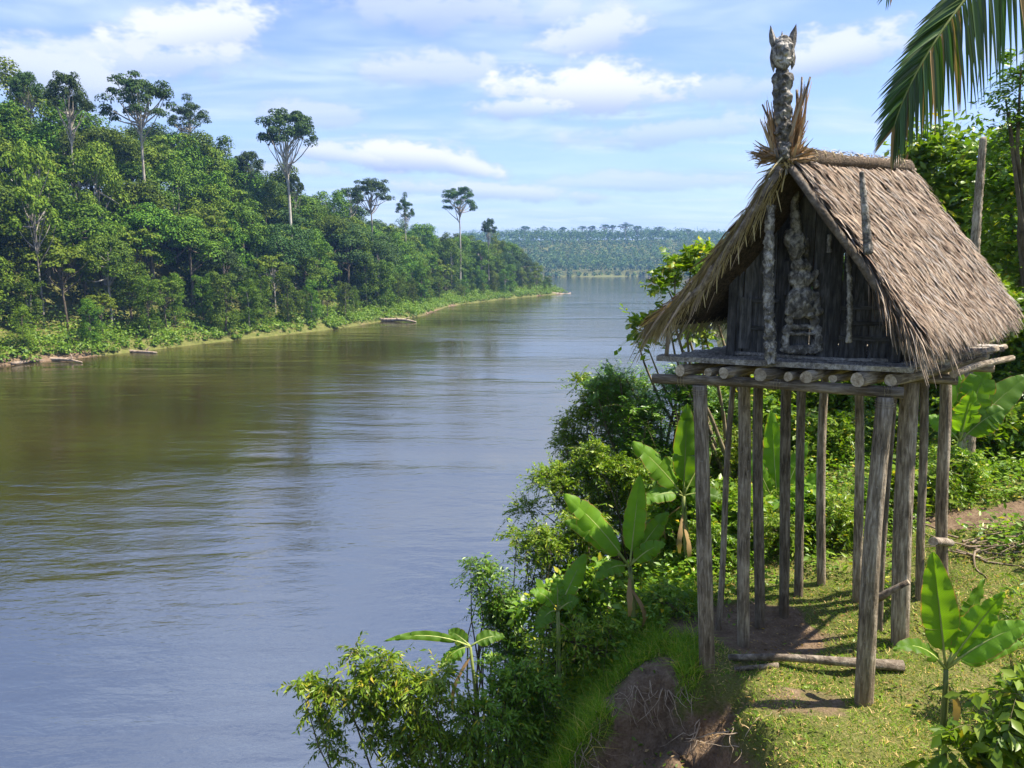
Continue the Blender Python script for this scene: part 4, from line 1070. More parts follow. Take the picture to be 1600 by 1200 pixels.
tuft(1226, 252, [(1185, 275), (1200, 280), (1255, 268), (1240, 276)], 90, 5, MAT['straw'], .006)
for (a, b, r_) in (((1208, 200), (1191, 163), .012), ((1246, 180), (1245, 140), .016), ((1250, 178), (1253, 120), .011), ((1252, 165), (1266, 120), .012)):
    log('stick', P(a[0], a[1], 6.37), P(b[0], b[1], 6.37), r_, r_ * .6, hut, [MAT['log'], MAT['endgrain']], n=5, seg=7, origin=HB, jit=.15)
tuft(1410, 268, [(1400, 240), (1412, 232), (1420, 246), (1424, 262)], 40, 6, MAT['tuft'], .007, Y_=8.2)

# ---- things near the hut
cp = P(1524, 560, 11.0); cp.z = gz(cp.x, cp.y) - .2
pole_o = carved_pole('carved_pole', cp, P(1536, 214, 11.0), .105, None, (0, 0, 0), 21, 'post', .14, n=150, taper=.42)
tag(pole_o, 'tall weathered carved pole standing behind the thatched roof', 'pole')
fl0, fl1 = W(1138, 1030, 8.2), W(1412, 1040, 8.3)
fl0.z = gz(fl0.x, fl0.y) + .02; fl1.z = gz(fl1.x, fl1.y) + .05
tag(log('fallen_log', fl0, fl1, .030, .052, None, [MAT['log'], MAT['endgrain']], n=9, jit=.12, bend=.02), 'weathered log lying on the ground between the front stilts', 'log')
fl2, fl3 = W(1148, 1046, 8.2), W(1215, 1040, 8.2); fl2.z = gz(fl2.x, fl2.y) + .02; fl3.z = gz(fl3.x, fl3.y) + .02
tag(log('fallen_log', fl2, fl3, .020, .028, None, [MAT['log'], MAT['endgrain']], n=5, jit=.15), 'short grey branch lying beside the left end of the log', 'log')
# ------------------------------------------------------------------ near vegetation
rv_ = np.random.default_rng(21)
def sprays(C, radii, n, L, K, leafL, leafW, r, up=.3, droop=.35, pinn=False, outward=.9, near=True):
    d = rdir(n, r); d[:, 2] = np.where(d[:, 2] < -.5, -d[:, 2], d[:, 2])
    st = C + d * radii * r.uniform(.25, 1.0, (n, 1))
    dr = nrm(d * outward + up * np.array([0, 0, 1]) + r.normal(size=(n, 3)) * .45)
    Ln = L * r.uniform(.6, 1.25, (n, 1)) * np.where(r.random((n, 1)) < .16, r.uniform(1.3, 2.1, (n, 1)), 1); t = np.linspace(.12, 1, K)
    dz = np.array([0, 0, -1.0])
    pos = st[:, None] + dr[:, None] * (Ln[:, None] * t[None, :, None]) + dz * (droop * Ln[:, None] * t[None, :, None] ** 2)
    tg = nrm(dr[:, None] + dz * (2 * droop * t[None, :, None]))
    Nn = nrm(np.array([0, 0, 1]) + r.normal(size=(n, 3)) * .35)[:, None] + 0 * tg
    side = nrm(np.cross(tg, Nn)); sg = np.where(np.arange(K) % 2 == 0, 1, -1)[None, :, None]
    if pinn: T = nrm(tg * .35 + side * sg + r.normal(size=tg.shape) * .1)
    else: T = nrm(tg * .7 + side * sg * r.uniform(.3, 1.0, tg.shape[:2] + (1,)) + dz * .25 + r.normal(size=tg.shape) * .25)
    NN = nrm(Nn + r.normal(size=tg.shape) * (.2 if pinn else .45))
    m_ = n * K; ll = leafL * r.uniform(.6, 1.25, m_)
    if not near:
        V, F = leaf4(pos.reshape(-1, 3) + T.reshape(-1, 3) * ll[:, None] * .5, NN.reshape(-1, 3), T.reshape(-1, 3), ll, ll * leafW * r.uniform(.8, 1.2, m_))
        F = np.concatenate([F[:, [0, 1, 2]], F[:, [0, 2, 3]]])
    else: V, F = leaf5(pos.reshape(-1, 3), T.reshape(-1, 3), NN.reshape(-1, 3), ll, ll * leafW * r.uniform(.8, 1.2, m_), .18, .18)
    # twig ribbons
    a = st; b = pos[:, K // 2]; c = pos[:, -1]; S_ = nrm(np.cross(dr, r.normal(size=(n, 3)))) * .0025
    TV = np.stack([a - S_, a + S_, b + S_, b - S_, c], 1).reshape(-1, 3); i = np.arange(n) * 5
    TF = np.concatenate([np.stack([i, i + 1, i + 2], 1), np.stack([i, i + 2, i + 3], 1), np.stack([i + 3, i + 2, i + 4], 1)])
    return (V, F), (TV, TF)

KIND = {  # spray length, leaves per spray, leaf length, width ratio, up, droop, pinnate, sprays per m^2-ish
    'vine': (.34, 13, .070, .30, .25, .50, False, 105), 'broad': (.26, 8, .12, .48, .35, .30, False, 80), 'fine': (.24, 14, .055, .36, .35, .35, False, 130),
    'pinnate': (.34, 18, .060, .34, .30, .30, True, 80), 'tree': (.55, 9, .19, .48, .35, .30, False, 34), 'treefine': (.45, 14, .11, .36, .2, .55, False, 46)}
def shrub(name, lobes, Y, kind, mat, label, cat='shrub', group=None, base=None, dens=1.0, stem=.02, nstem=4, skirt=True):
    """lobes: (px, py, rx_px, rz_px[, dY]) ellipses of foliage at about distance Y; stems run from the ground to each lobe"""
    L, K, ll, lw, up, dr, pin, dn = KIND[kind]; sc1 = Y / FPX
    cs = [(np.array(P(l[0], l[1], Y + (l[4] if len(l) > 4 else 0))), np.array([l[2] * sc1, l[2] * sc1 * .9, l[3] * sc1])) for l in lobes]
    big = []
    for c, rd in cs:          # break large lobes into uneven smaller ones
        if rd[0] > .3 and skirt:
            for _ in range(5): big.append((c + rdir(1, rv_)[0] * rd * rv_.uniform(.35, .75), rd * rv_.uniform(.38, .68)))
            big.append((c, rd * .6))
        else: big.append((c, rd))
    cs = big
    c0 = cs[-1][0] if base is None else cs[0][0]; bx = c0[0] + .15 if base is None else P(base[0], 600, base[1]).x; by = c0[1] + .1 if base is None else base[1]
    bz = gz(bx, by); o = thing(name, label, cat, (bx, by, bz), group); B = np.array([bx, by, bz])
    lf, tw = [], []; skirts = []
    for c, rd in cs:          # foliage carries on down to the ground under each lobe
        z = c[2] - rd[2] * 1.15; kk = 0; cx = c[0]
        while skirt and kk < 6 and z > gz(cx, c[1]) + .05:
            cx += rd[0] * .42; skirts.append((np.array([cx, c[1] + .08, z]), rd * rv_.uniform(.55, .9))); z -= rd[2] * 1.1; kk += 1
    for li, (c, rd) in enumerate(cs + skirts):
        area = 4 * (rd[0] * rd[2] + .3 * rd[0] * rd[1]) * 1.6
        n = max(10, int(dn * dens * area * (.56 if li < len(cs) else .26))); shrink = min(1.0, .55 * rd.min() / L + .45)
        a, b = sprays(c, np.maximum(rd - L * .5, rd * .45), n, L * shrink, K, ll, lw, rv_, up, dr, pin, near=Y < 7.4); lf.append(a); tw.append(b)
    V, F = catVF(lf); fo_ = link('foliage', mesh_np('foliage', V - B, F), MAT[mat], o)
    g = Geo()
    for (c, rd) in cs:
        for k in range(nstem if c is cs[0][0] else 1):
            e = c + rdir(1, rv_)[0] * rd * .55
            V, F, _ = tube(curve_pts(B - np.array([0, 0, .1]), e, 6, .07, random.Random(int(rv_.integers(1e6)))), [stem, stem * .85, stem * .7, stem * .55, stem * .4, stem * .2], 4, False, .05); g.add(V, F)
    V, F = catVF(tw); base_n = g.n
    g.V.append(V); g.F.extend([tuple(int(i) + base_n for i in f) for f in F]); g.M.extend([0] * len(F)); g.n += len(V)
    g.build('stem', MAT['twig'], o, B)
    return o

# big trees behind the hut on the right
shrub('leafy_tree', [(1480, 275, 78, 88), (1440, 340, 60, 70), (1530, 330, 70, 90), (1425, 260, 40, 40), (1480, 400, 80, 70)], 16, 'tree', 'lf_mid', 'broad-leaved green tree rising behind the back end of the roof', 'tree', skirt=False, base=(1490, 16), stem=.10, dens=1.3)
shrub('leafy_tree', [(1590, 330, 70, 95), (1620, 430, 90, 90), (1570, 260, 45, 60)], 14, 'tree', 'lf_mid', 'leafy green tree at the right edge behind the carved pole', 'tree', skirt=False, base=(1640, 14), stem=.10, dens=1.4)
shrub('leafy_tree', [(1600, 140, 45, 50), (1575, 190, 28, 45), (1620, 220, 60, 70), (1590, 95, 25, 22)], 12.5, 'treefine', 'lf_dark', 'dark fine-leaved tree at the right edge under the palm frond', 'tree', skirt=False, base=(1700, 12.5), stem=.08, dens=1.1)
shrub('leafy_bush', [(1560, 480, 70, 60), (1600, 540, 80, 60), (1500, 500, 40, 50)], 12.5, 'broad', 'lf_mid', 'sunlit green bush beside the back eave of the thatch', 'bush', stem=.04, dens=.9)
# tree that shows left of the roof
shrub('leafy_tree', [(1070, 425, 40, 26), (1035, 448, 22, 15), (1095, 400, 28, 20), (1005, 512, 30, 18), (1040, 500, 22, 18), (1085, 525, 26, 22), (1010, 535, 18, 12)], 11.2, 'broad', 'lf_vine', 'small tree whose yellow-green branches show left of the roof edge', 'tree', base=(1150, 11.4), stem=.04, nstem=3, dens=2.2, skirt=False)
# dark bush left of the hut and lighter ones towards the river
shrub('leafy_tree', [(1000, 640, 85, 70), (1060, 600, 50, 45), (950, 610, 50, 45), (1020, 720, 80, 55)], 11.5, 'pinnate', 'lf_dark', 'dark feathery-leaved tree left of the hut platform above the river', 'tree', stem=.05, dens=1.6)
shrub('leafy_shrub', [(925, 650, 42, 60), (905, 600, 22, 25), (890, 690, 36, 36)], 12, 'fine', 'lf_yel', 'olive fine-leaved shrub at the river edge left of the dark tree', group='shrubs on the river bank slope', dens=2.0)
shrub('leafy_shrub', [(870, 745, 50, 40), (930, 735, 55, 45), (820, 800, 28, 28), (985, 745, 45, 40)], 10.6, 'fine', 'lf_yel', 'yellow-green shrub overhanging the water behind the banana plant', group='shrubs on the river bank slope', dens=1.8)
shrub('leafy_shrub', [(850, 840, 45, 40), (910, 830, 45, 45), (805, 840, 22, 20)], 9.6, 'vine', 'lf_yel', 'yellowish vine-covered shrub just left of the banana plant', group='shrubs on the river bank slope', dens=1.9)
shrub('leafy_shrub', [(765, 905, 36, 34), (780, 950, 42, 38), (740, 885, 18, 12)], 9.0, 'vine', 'lf_dark', 'dark drooping shrub jutting out over the river, right of mid frame', group='shrubs on the river bank slope', dens=2.0)
shrub('leafy_shrub', [(1050, 820, 50, 45), (1085, 880, 45, 45), (1060, 760, 40, 40)], 9.6, 'broad', 'lf_mid', 'green broad-leaved shrub behind the front left stilt', group='shrubs on the river bank slope', dens=1.8)
shrub('leafy_shrub', [(880, 930, 45, 40), (930, 910, 40, 40), (840, 960, 35, 30)], 8.6, 'broad', 'lf_mid', 'leafy green shrub under the large banana leaf', group='shrubs on the river bank slope', dens=1.4)
shrub('leafy_shrub', [(1035, 940, 40, 36), (1070, 960, 28, 24)], 8.1, 'vine', 'lf_mid', 'low green shrub between banana stem and front left stilt', group='shrubs on the river bank slope', dens=1.8)
shrub('leafy_shrub', [(900, 1000, 42, 34), (855, 1010, 38, 34), (950, 990, 34, 26)], 7.9, 'vine', 'lf_vine', 'bright creeper-covered shrub below the banana plant', group='shrubs on the river bank slope', dens=1.9)
shrub('leafy_shrub', [(800, 1060, 48, 40), (840, 1080, 45, 40), (760, 1040, 26, 20)], 7.6, 'vine', 'lf_mid', 'mid-green shrub on the slope right of the lowest bright shrub', group='shrubs on the river bank slope', dens=1.9)
shrub('leafy_shrub', [(745, 1120, 50, 45), (790, 1140, 48, 45), (720, 1170, 45, 40)], 7.2, 'vine', 'lf_mid', 'shaded shrub on the steep bank at the bottom of the view', group='shrubs on the river bank slope', dens=1.9)
shrub('leafy_shrub', [(645, 1080, 48, 34), (580, 1064, 42, 20), (515, 1084, 32, 14), (552, 1018, 14, 18), (655, 1150, 40, 40), (690, 1060, 32, 32), (492, 1112, 14, 14), (468, 1070, 20, 5), (604, 1032, 22, 18), (560, 1092, 22, 14), (630, 1190, 30, 30)], 7.0, 'vine', 'lf_vine', 'bright yellow-green shrub reaching out over the water, lowest of all', group='shrubs on the river bank slope', base=(690, 7.2), dens=3.0, stem=.018)
# green wall under and behind the hut
wall = [((1150, 730, 60, 55), 11.5, 'fine', 'lf_yel', 'yellow-green shrub seen between the two left stilts'), ((1210, 690, 60, 55), 12.5, 'broad', 'lf_mid', 'leafy shrub seen under the left half of the platform'),
        ((1275, 700, 55, 55), 12.3, 'broad', 'lf_vine', 'sunlit shrub seen under the middle of the platform'), ((1340, 700, 55, 60), 12.2, 'vine', 'lf_mid', 'green creeper shrub seen behind the front right stilt'),
        ((1410, 700, 60, 60), 12.0, 'broad', 'lf_mid', 'broad-leaved shrub seen behind the thick right stilt'), ((1470, 740, 55, 60), 11.3, 'vine', 'lf_vine', 'bright creeper shrub beside the rearmost stilt'),
        ((1550, 680, 70, 60), 11.5, 'broad', 'lf_mid', 'leafy shrub right of the hut below the eave'), ((1600, 760, 70, 50), 10.8, 'vine', 'lf_mid', 'shrub at the right edge above the root tangle'),
        ((1530, 780, 50, 30), 10.3, 'vine', 'lf_vine', 'low bright shrub above the root tangle'), ((1130, 800, 45, 50), 10.6, 'broad', 'lf_mid', 'shaded shrub behind the leaning pole'),
        ((1215, 800, 60, 45), 10.6, 'vine', 'lf_yel', 'low yellow-green shrub behind the middle stilts'), ((1300, 800, 60, 45), 10.6, 'fine', 'lf_mid', 'low fine-leaved shrub behind the middle stilts'),
        ((1380, 810, 50, 40), 10.5, 'vine', 'lf_vine', 'low creeper shrub behind the right stilts'), ((1120, 660, 50, 60), 12.6, 'fine', 'lf_dark', 'dark fine shrub at the left end of the platform'),
        ((1165, 625, 60, 50), 14.0, 'broad', 'lf_vine', 'bright shrub right under the left end of the beam'), ((1240, 615, 60, 55), 14.2, 'broad', 'lf_mid', 'leafy shrub right under the middle of the beam'),
        ((1310, 620, 60, 55), 14.0, 'broad', 'lf_vine', 'sunny leaves right under the beam behind the right stilts'), ((1390, 620, 60, 60), 13.8, 'broad', 'lf_mid', 'leafy shrub behind the top of the front right stilt'), ((1460, 620, 50, 60), 13.2, 'broad', 'lf_vine', 'yellow-green shrub behind the end of the second beam'),
        ((1590, 620, 60, 60), 12.3, 'broad', 'lf_dark', 'dark shrub at the right edge below the thatch'), ((1090, 900, 34, 40), 9.2, 'vine', 'lf_mid', 'small shrub at the foot of the leaning pole')]
for k, (px, Y, kd, mt, w) in enumerate(((1120, 9.2, 'vine', 'lf_mid', 'behind the leaning pole'), (1175, 9.7, 'broad', 'lf_vine', 'behind the paired left stilts'), (1205, 9.3, 'vine', 'lf_yel', 'left of the middle stilts'), (1265, 9.5, 'broad', 'lf_mid', 'between the middle stilts'),
        (1310, 9.3, 'vine', 'lf_vine', 'right of the middle stilts'), (1360, 9.6, 'fine', 'lf_mid', 'behind the front right stilt'), (1400, 9.8, 'broad', 'lf_vine', 'behind the thick right stilt'), (1455, 9.9, 'vine', 'lf_mid', 'behind the rear right stilt'), (1500, 10.2, 'fine', 'lf_vine', 'right of the rear stilt'))):
    zb = gz(ray(px, 800).x * Y / ray(px, 800).y, Y); pyb = proj((ray(px, 800).x * Y / ray(px, 800).y, Y, zb))[1]
    wall.append(((px, pyb - 38, 34, 34), Y, kd, mt, f'low leafy shrub on the ground {w}'))
for (lb, Y, kd, mt, lab) in wall:
    shrub('leafy_shrub', [(lb[0], lb[1], lb[2] * 1.2, lb[3] * 1.15), (lb[0] + 20, lb[1] + lb[3] * .5, lb[2] * .9, lb[3] * .8), (lb[0] - 22, lb[1] - lb[3] * .4, lb[2] * .7, lb[3] * .6)], Y, kd, mt, lab, group='shrubs behind the hut', dens=1.5)
# herbs in the right foreground
shrub('leafy_herb', [(1560, 1130, 60, 40), (1500, 1170, 45, 30), (1600, 1080, 50, 40), (1590, 1180, 60, 40)], 4.9, 'broad', 'lf_mid', 'broad-leaved herbs filling the bottom right corner', 'herb', dens=1.0, stem=.006)
shrub('leafy_herb', [(1590, 985, 40, 35), (1600, 940, 30, 30)], 6.0, 'vine', 'lf_mid', 'leafy herb at the right edge beside the young banana plant', 'herb', dens=1.0, stem=.006)

# taller forest further along the right bank, closing the view behind the hut
for k, (px, Y, top, kd, lab) in enumerate(((1335, 46, 228, 'round', 'distant tree whose crown shows just above the ridge roll'), (1388, 48, 236, 'round', 'small distant crown at the back end of the ridge roll'),
        (1240, 30, 420, 'vine', 'tree hidden mostly by the hut gable'), (1300, 30, 380, 'round', 'tree hidden mostly by the right roof slope'), (1380, 28, 330, 'round', 'tree behind the middle of the roof slope'),
        (1460, 28, 250, 'vine', 'vine-draped tree behind the broad-leaved tree'), (1540, 26, 215, 'round', 'rounded tree behind the tall carved pole'), (1620, 24, 190, 'vine', 'vine-draped tree at the right edge of the forest'),
        (1180, 34, 500, 'vine', 'tree glimpsed between gable and left stilts'), (1140, 40, 545, 'round', 'low tree on the right bank beyond the hut'))):
    x = ray(px, 500).x * Y; tp = P(px, top, Y); z0 = gz(tp.x, Y); sH = (tp.z - z0) / (16.8 if kd == 'round' else 16.5)
    if px < 1310 and px not in (1335,) and top > 300 and px < 1200: sH = max(.15, sH)
    plant_tree('forest_tree', kd, k % 4, (tp.x, Y, z0), max(.3, sH * .9), k * 1.1, lab, 'tree', 'trees on the right bank', 'canopy', max(.2, sH), 'bark')

# ------------------------------------------------------------------ ground cover
def grass(n, xr, yr, keep, hmin, hmax, wd, r, lean=.6):
    X = r.uniform(*xr, n); Yy = r.uniform(*yr, n); Z, D, s = ground(X, Yy, True)
    k = keep(X, Yy, D, s, r.random(n)); X, Yy, Z = X[k], Yy[k], Z[k]; n = len(X)
    B = np.stack([X, Yy, Z - .004], 1); h = r.uniform(hmin, hmax, n)[:, None] * (0.6 + .8 * (wnoise(X, Yy, 2.5, 4) + .5))[:, None]
    d = nrm(np.stack([r.normal(size=n) * lean, r.normal(size=n) * lean, np.ones(n)], 1)); S_ = nrm(np.cross(d, r.normal(size=(n, 3)))) * (wd * r.uniform(.6, 1.4, (n, 1)))
    bend = r.normal(size=(n, 3)) * .35; bend[:, 2] = -np.abs(bend[:, 2]) * .6
    M = B + d * h * .55; T = B + d * h + bend * h
    V = np.stack([B - S_, B + S_, M + S_ * .8, M - S_ * .8, T], 1).reshape(-1, 3); i = np.arange(n) * 5
    F = np.concatenate([np.stack([i, i + 1, i + 2], 1), np.stack([i, i + 2, i + 3], 1), np.stack([i + 3, i + 2, i + 4], 1)])
    return V, F
inview = lambda X, Y: (X / Y < .78)
V, F = grass(165000, (-.2, 9), (4.2, 11.5), lambda X, Y, D, s, q: (D + .35 * fbm(X, Y, 2.0, 31) < .42) & (s > 4.2) & inview(X, Y) & (q < np.clip(1.15 - (Y - 4) * .07, .3, 1)), .02, .07, .0032, rv_, .9)
tag(link('short_grass', mesh_np('short_grass', V, F), MAT['grass']), 'short sunlit grass and clippings on the ground around the stilts', 'grass', kind='stuff')
V, F = grass(110000, (-1.8, 2.6), (4.4, 9.5), lambda X, Y, D, s, q: (D < .35) & (s > 2.4) & (s < 5.4) & (q < np.where(Y < 7.6, 1, .6)), .09, .30, .0032, rv_, .55)
tag(link('long_grass', mesh_np('long_grass', V, F), MAT['grass_long']), 'longer grass hanging over the crest of the river bank', 'grass', kind='stuff')
# creeping leaves over the bank slope and the back of the clearing
def creepers(n, xr, yr, keep, ll, r, name, mat, label, h=.12):
    X = r.uniform(*xr, n); Yy = r.uniform(*yr, n); Z, D, s = ground(X, Yy, True); k = keep(X, Yy, D, s)
    X, Yy, Z = X[k], Yy[k], Z[k]; n = len(X); B = np.stack([X, Yy, Z + r.uniform(.0, h, n)], 1)
    T = nrm(r.normal(size=(n, 3)) * np.array([1, 1, .4]) + np.array([0, 0, .25])); L = ll * r.uniform(.5, 1.4, n)
    V, F = leaf5(B, T, nrm(np.array([0, 0, 1]) + r.normal(size=(n, 3)) * .4), L, L * r.uniform(.35, .6, n))
    tag(link(name, mesh_np(name, V, F), MAT[mat]), label, 'ground cover', kind='stuff')
creepers(42000, (-4, 3), (5, 14), lambda X, Y, D, s: (s > .5) & (s < np.where(Y < 7.6, 3.4, 5.2) + .5 * fbm(X, Y, 1.5, 47)) & (D < .5), .085, rv_, 'bank_creepers', 'lf_mid', 'leafy creepers clothing the steep river bank slope', .35)
creepers(30000, (1.5, 11), (7.4, 13), lambda X, Y, D, s: (s > 4.5) & (D < .6) & (fbm(X, Y, 1.2, 40) + (Y - 9.3) * .35 > -.12), .08, rv_, 'clearing_creepers', 'lf_mid', 'leafy creepers at the back of the clearing under the hut', .25)
creepers(5000, (0, 8), (4.3, 9), lambda X, Y, D, s: (s > 4.4) & (fbm(X, Y, 1.5, 41) > .12), .05, rv_, 'lawn_weeds', 'lf_mid', 'small leafy weeds scattered in the grass', .03)
creepers(9000, (.2, 8), (4.3, 9), lambda X, Y, D, s: (s > 4.3) & (fbm(X, Y, 1.1, 43) > -.05), .035, rv_, 'leaf_litter', 'palm_dry', 'dry brown leaf litter lying on the trodden ground', .012)

# roots hanging over the scooped earth face and tangled on the path
def root_mass(name, starts, label, r_, seed):
    rr = random.Random(seed); g = Geo()
    for (p, d, L) in starts:
        pts_ = [np.array(p, float)]; d = np.array(d, float)
        for i in range(7):
            d = d + np.array([rr.gauss(0, .3), rr.gauss(0, .3), rr.gauss(-.06, .15)]); d /= np.linalg.norm(d)
            q = pts_[-1] + d * L / 7; q[2] = max(q[2], gz(q[0], q[1]) + r_ * .8) if rr.random() < .85 else q[2]; pts_.append(q)
        w = r_ * rr.uniform(.5, 1.3); V, F, _ = tube(pts_, [w * (1 - .1 * i) for i in range(8)], 5, False, .1, rr); g.add(V, F)
    tag(g.build(name, MAT['root']), label, 'roots', kind='stuff')
rr = random.Random(4); st = []
for i in range(95):
    a = rr.uniform(.2, 3.6); x = 1.2 + .78 * math.cos(a); y = 5.75 + 1.12 * math.sin(a)
    st.append(((x, y, gz(x, y) + .015), (1.2 - x + rr.gauss(0, .5), (5.75 - y) * .8 + rr.gauss(0, .4), -.5), rr.uniform(.15, .5)))
root_mass('hanging_roots', st, 'thin pale roots hanging over the bare earth face', .005, 5)
st = []
for i in range(34):
    c = W(rr.uniform(1490, 1620), rr.uniform(838, 862), 8.75); z = gz(c.x, c.y)
    st.append(((c.x, c.y, z + rr.uniform(.01, .10)), (rr.choice((-1, 1)), rr.gauss(0, .4), rr.gauss(0, .1)), rr.uniform(.4, 1.0)))
root_mass('root_tangle', st, 'tangle of bare brown roots on the path at the right edge', .014, 6)

# ------------------------------------------------------------------ banana plants
m, t, out = newmat('banana_leaf')
uvn = t.node('ShaderNodeUVMap'); sp_ = t.node('ShaderNodeSeparateXYZ', {0: uvn.outputs[0]}); oi = t.node('ShaderNodeObjectInfo')
au = t.m('ABSOLUTE', t.m('SUBTRACT', sp_.outputs[0], .5))
vein = t.m('SINE', t.m('MULTIPLY', t.m('ADD', sp_.outputs[1], t.m('MULTIPLY', au, -.22)), 330.0))
nz = t.noise(t.node('ShaderNodeTexCoord').outputs['Object'], 7.0, 4, .6)
colb = t.mix(t.m('ADD', t.m('MULTIPLY', vein, .10), t.m('MULTIPLY', nz, .9)), (0.075, 0.190, 0.012), (0.19, 0.34, 0.022))
brn = t.ss(t.m('ADD', au, t.m('MULTIPLY', nz, .13)), .535, .56)
colb = t.mix(brn, colb, (0.30, 0.20, 0.06))
colb = t.node('ShaderNodeHueSaturation', {'Color': colb, 'Value': t.m('ADD', .75, t.m('MULTIPLY', oi.outputs['Random'], .5))}).outputs[0]
bmp = t.node('ShaderNodeBump', {'Height': vein, 'Strength': .12, 'Distance': .004})
pb = t.node('ShaderNodeBsdfPrincipled', {'Base Color': colb, 'Roughness': .5, 'Specular IOR Level': .35, 'Normal': bmp.outputs[0]})
tr = t.node('ShaderNodeBsdfTranslucent', {'Color': t.mix(1.0, colb, (1.7, 1.6, .5, 1), 'MULTIPLY')})
mx = t.node('ShaderNodeMixShader', {0: .48, 1: pb.outputs[0], 2: tr.outputs[0]}); t.l.new(mx.outputs[0], out.inputs['Surface'])
MAT['banana'] = m
MAT['midrib'] = wood_mat('banana_midrib', (0.16, 0.22, 0.05), (0.28, 0.33, 0.09), (0.40, 0.42, 0.14), 2.0, .1, .45, stretch=(4, 4, 1))
MAT['pseudostem'] = wood_mat('banana_stem', (0.07, 0.08, 0.02), (0.16, 0.20, 0.05), (0.28, 0.28, 0.10), 1.5, .3, .5, stretch=(10, 10, 1))

def banana(label, crown, leaves, Y, foot=None, stemr=.05, group='banana plants'):
    C = np.array(P(crown[0], crown[1], Y)); fx = C if foot is None else np.array(P(foot[0], foot[1], Y)); bz = gz(fx[0], Y)
    B = np.array([fx[0], Y, bz]); o = thing('banana_plant', label, 'banana plant', B, group)
    V, F, _ = tube([p_ - B for p_ in curve_pts(B - np.array([0, 0, .1]), C, 7, .02, rh)], [stemr * (1.15 - .11 * i) for i in range(7)], 10, True, .05, rh)
    link('stem', mesh_np('stem', V, F, smooth=True), MAT['pseudostem'], o)
    for (tip, dY, w, arch, tears, face) in leaves:
        T_ = np.array(P(tip[0], tip[1], Y + dY)); L = np.linalg.norm(T_ - C); mid = (C + T_) / 2 + np.array([0, 0, arch * L])
        n = 33; ts = np.linspace(0, 1, n); cen = (1 - ts)[:, None] ** 2 * C + (2 * ts * (1 - ts))[:, None] * mid + (ts ** 2)[:, None] * T_
        tg = nrm(np.gradient(cen, axis=0)); fc = nrm(np.array(face, float)); sd = nrm(np.cross(tg, fc)); nn = nrm(np.cross(sd, tg))
        pet = .16
        prof = np.where(ts < pet, .0, np.sin(np.pi * np.clip((ts - pet) / (1 - pet), 0, 1) ** .62) ** .62)
        tears += 3 if tears else 1
        cuts = sorted([rh.uniform(.25, .95) for _ in range(tears)] + [0, 1.01])
        Vs, Fs, UVs = [], [], []
        for side in (-1, 1):
            for ci in range(len(cuts) - 1):
                ii = [i for i in range(n) if cuts[ci] <= ts[i] <= cuts[ci + 1] + .032 and ts[i] >= pet - .03]
                if len(ii) < 2: continue
                dr = rh.uniform(.0, .35 if tears < 3 else .75); b0 = len(Vs)
                for q, i in enumerate(ii):
                    edge = 1 - (.10 if (tears and q in (0, len(ii) - 1)) else 0)
                    for j in range(5):
                        x = j / 4; wv = w * prof[i] * x * edge; fold = .22 * wv - dr * wv * x + .010 * math.sin(ts[i] * 38 + side) * x + .006 * math.sin(ts[i] * 90 + j) * x
                        Vs.append(cen[i] + sd[i] * side * wv + nn[i] * fold + tg[i] * wv * .12 * x)
                        UVs.append((.5 + side * x * .5, ts[i]))
                for q in range(len(ii) - 1):
                    for j in range(4):
                        a = b0 + q * 5 + j; Fs.append((a, a + 1, a + 6, a + 5))
        lo = link('leaf', mesh_np('leaf', np.array(Vs) - B, Fs, uv=UVs, smooth=True), MAT['banana'], o)
        V, F, _ = tube([c - B - nn[i * 4] * .004 for i, c in enumerate(cen[::4])], [max(.0025, .012 * (1 - .85 * i / 8)) for i in range(9)], 6, True, 0, rh)
        link('midrib', mesh_np('midrib', V, F, smooth=True), MAT['midrib'], lo)
    for q in range(3 if stemr > .04 else 1):     # withered leaves hanging round the stem
        a = rh.uniform(0, 6.28); st = C + np.array([0, 0, -.12 - .1 * q]); e = st + np.array([math.cos(a) * .22, math.sin(a) * .22, -rh.uniform(.35, .6)])
        pts_ = [st + (e - st) * t + np.array([math.cos(a), math.sin(a), 0]) * .12 * math.sin(3.14 * t) for t in np.linspace(0, 1, 8)]; sd = np.array([-math.sin(a), math.cos(a), 0])
        Vs = []
        for i, c in enumerate(pts_):
            w = .026 * math.sin(3.0 * (i + .4) / 8) + .006
            Vs += [c - sd * w * rh.uniform(.7, 1.2) + np.array([0, 0, rh.gauss(0, .008)]), c + np.array([0, 0, .012]), c + sd * w * rh.uniform(.7, 1.2)]
        Fs = []
        for i in range(7): b = i * 3; Fs += [(b, b + 1, b + 4, b + 3), (b + 1, b + 2, b + 5, b + 4)]
        tag(link('dead_leaf', mesh_np('dead_leaf', np.array(Vs) - B, Fs, smooth=True), MAT['palm_dry'], o), 'withered brown leaf hanging from the stem')
    return o
CF = (-.2, -.9, .35)
banana('banana plant with two big upright leaves on the bank crest left of the hut', (984, 885),
       [((881, 772), -.1, .155, .10, 1, (.1, -.75, .65)), ((1000, 742), .05, .125, .02, 1, CF), ((882, 815), .15, .12, .22, 2, (.0, -.9, .3)), ((1045, 800), .1, .12, .10, 3, (.3, -.8, .5)), ((1040, 850), -.2, .10, .2, 4, (.3, -.7, .6)), ((930, 905), -.3, .10, .25, 4, (-.2, -.7, .6))], 8.0, (998, 985), .045)
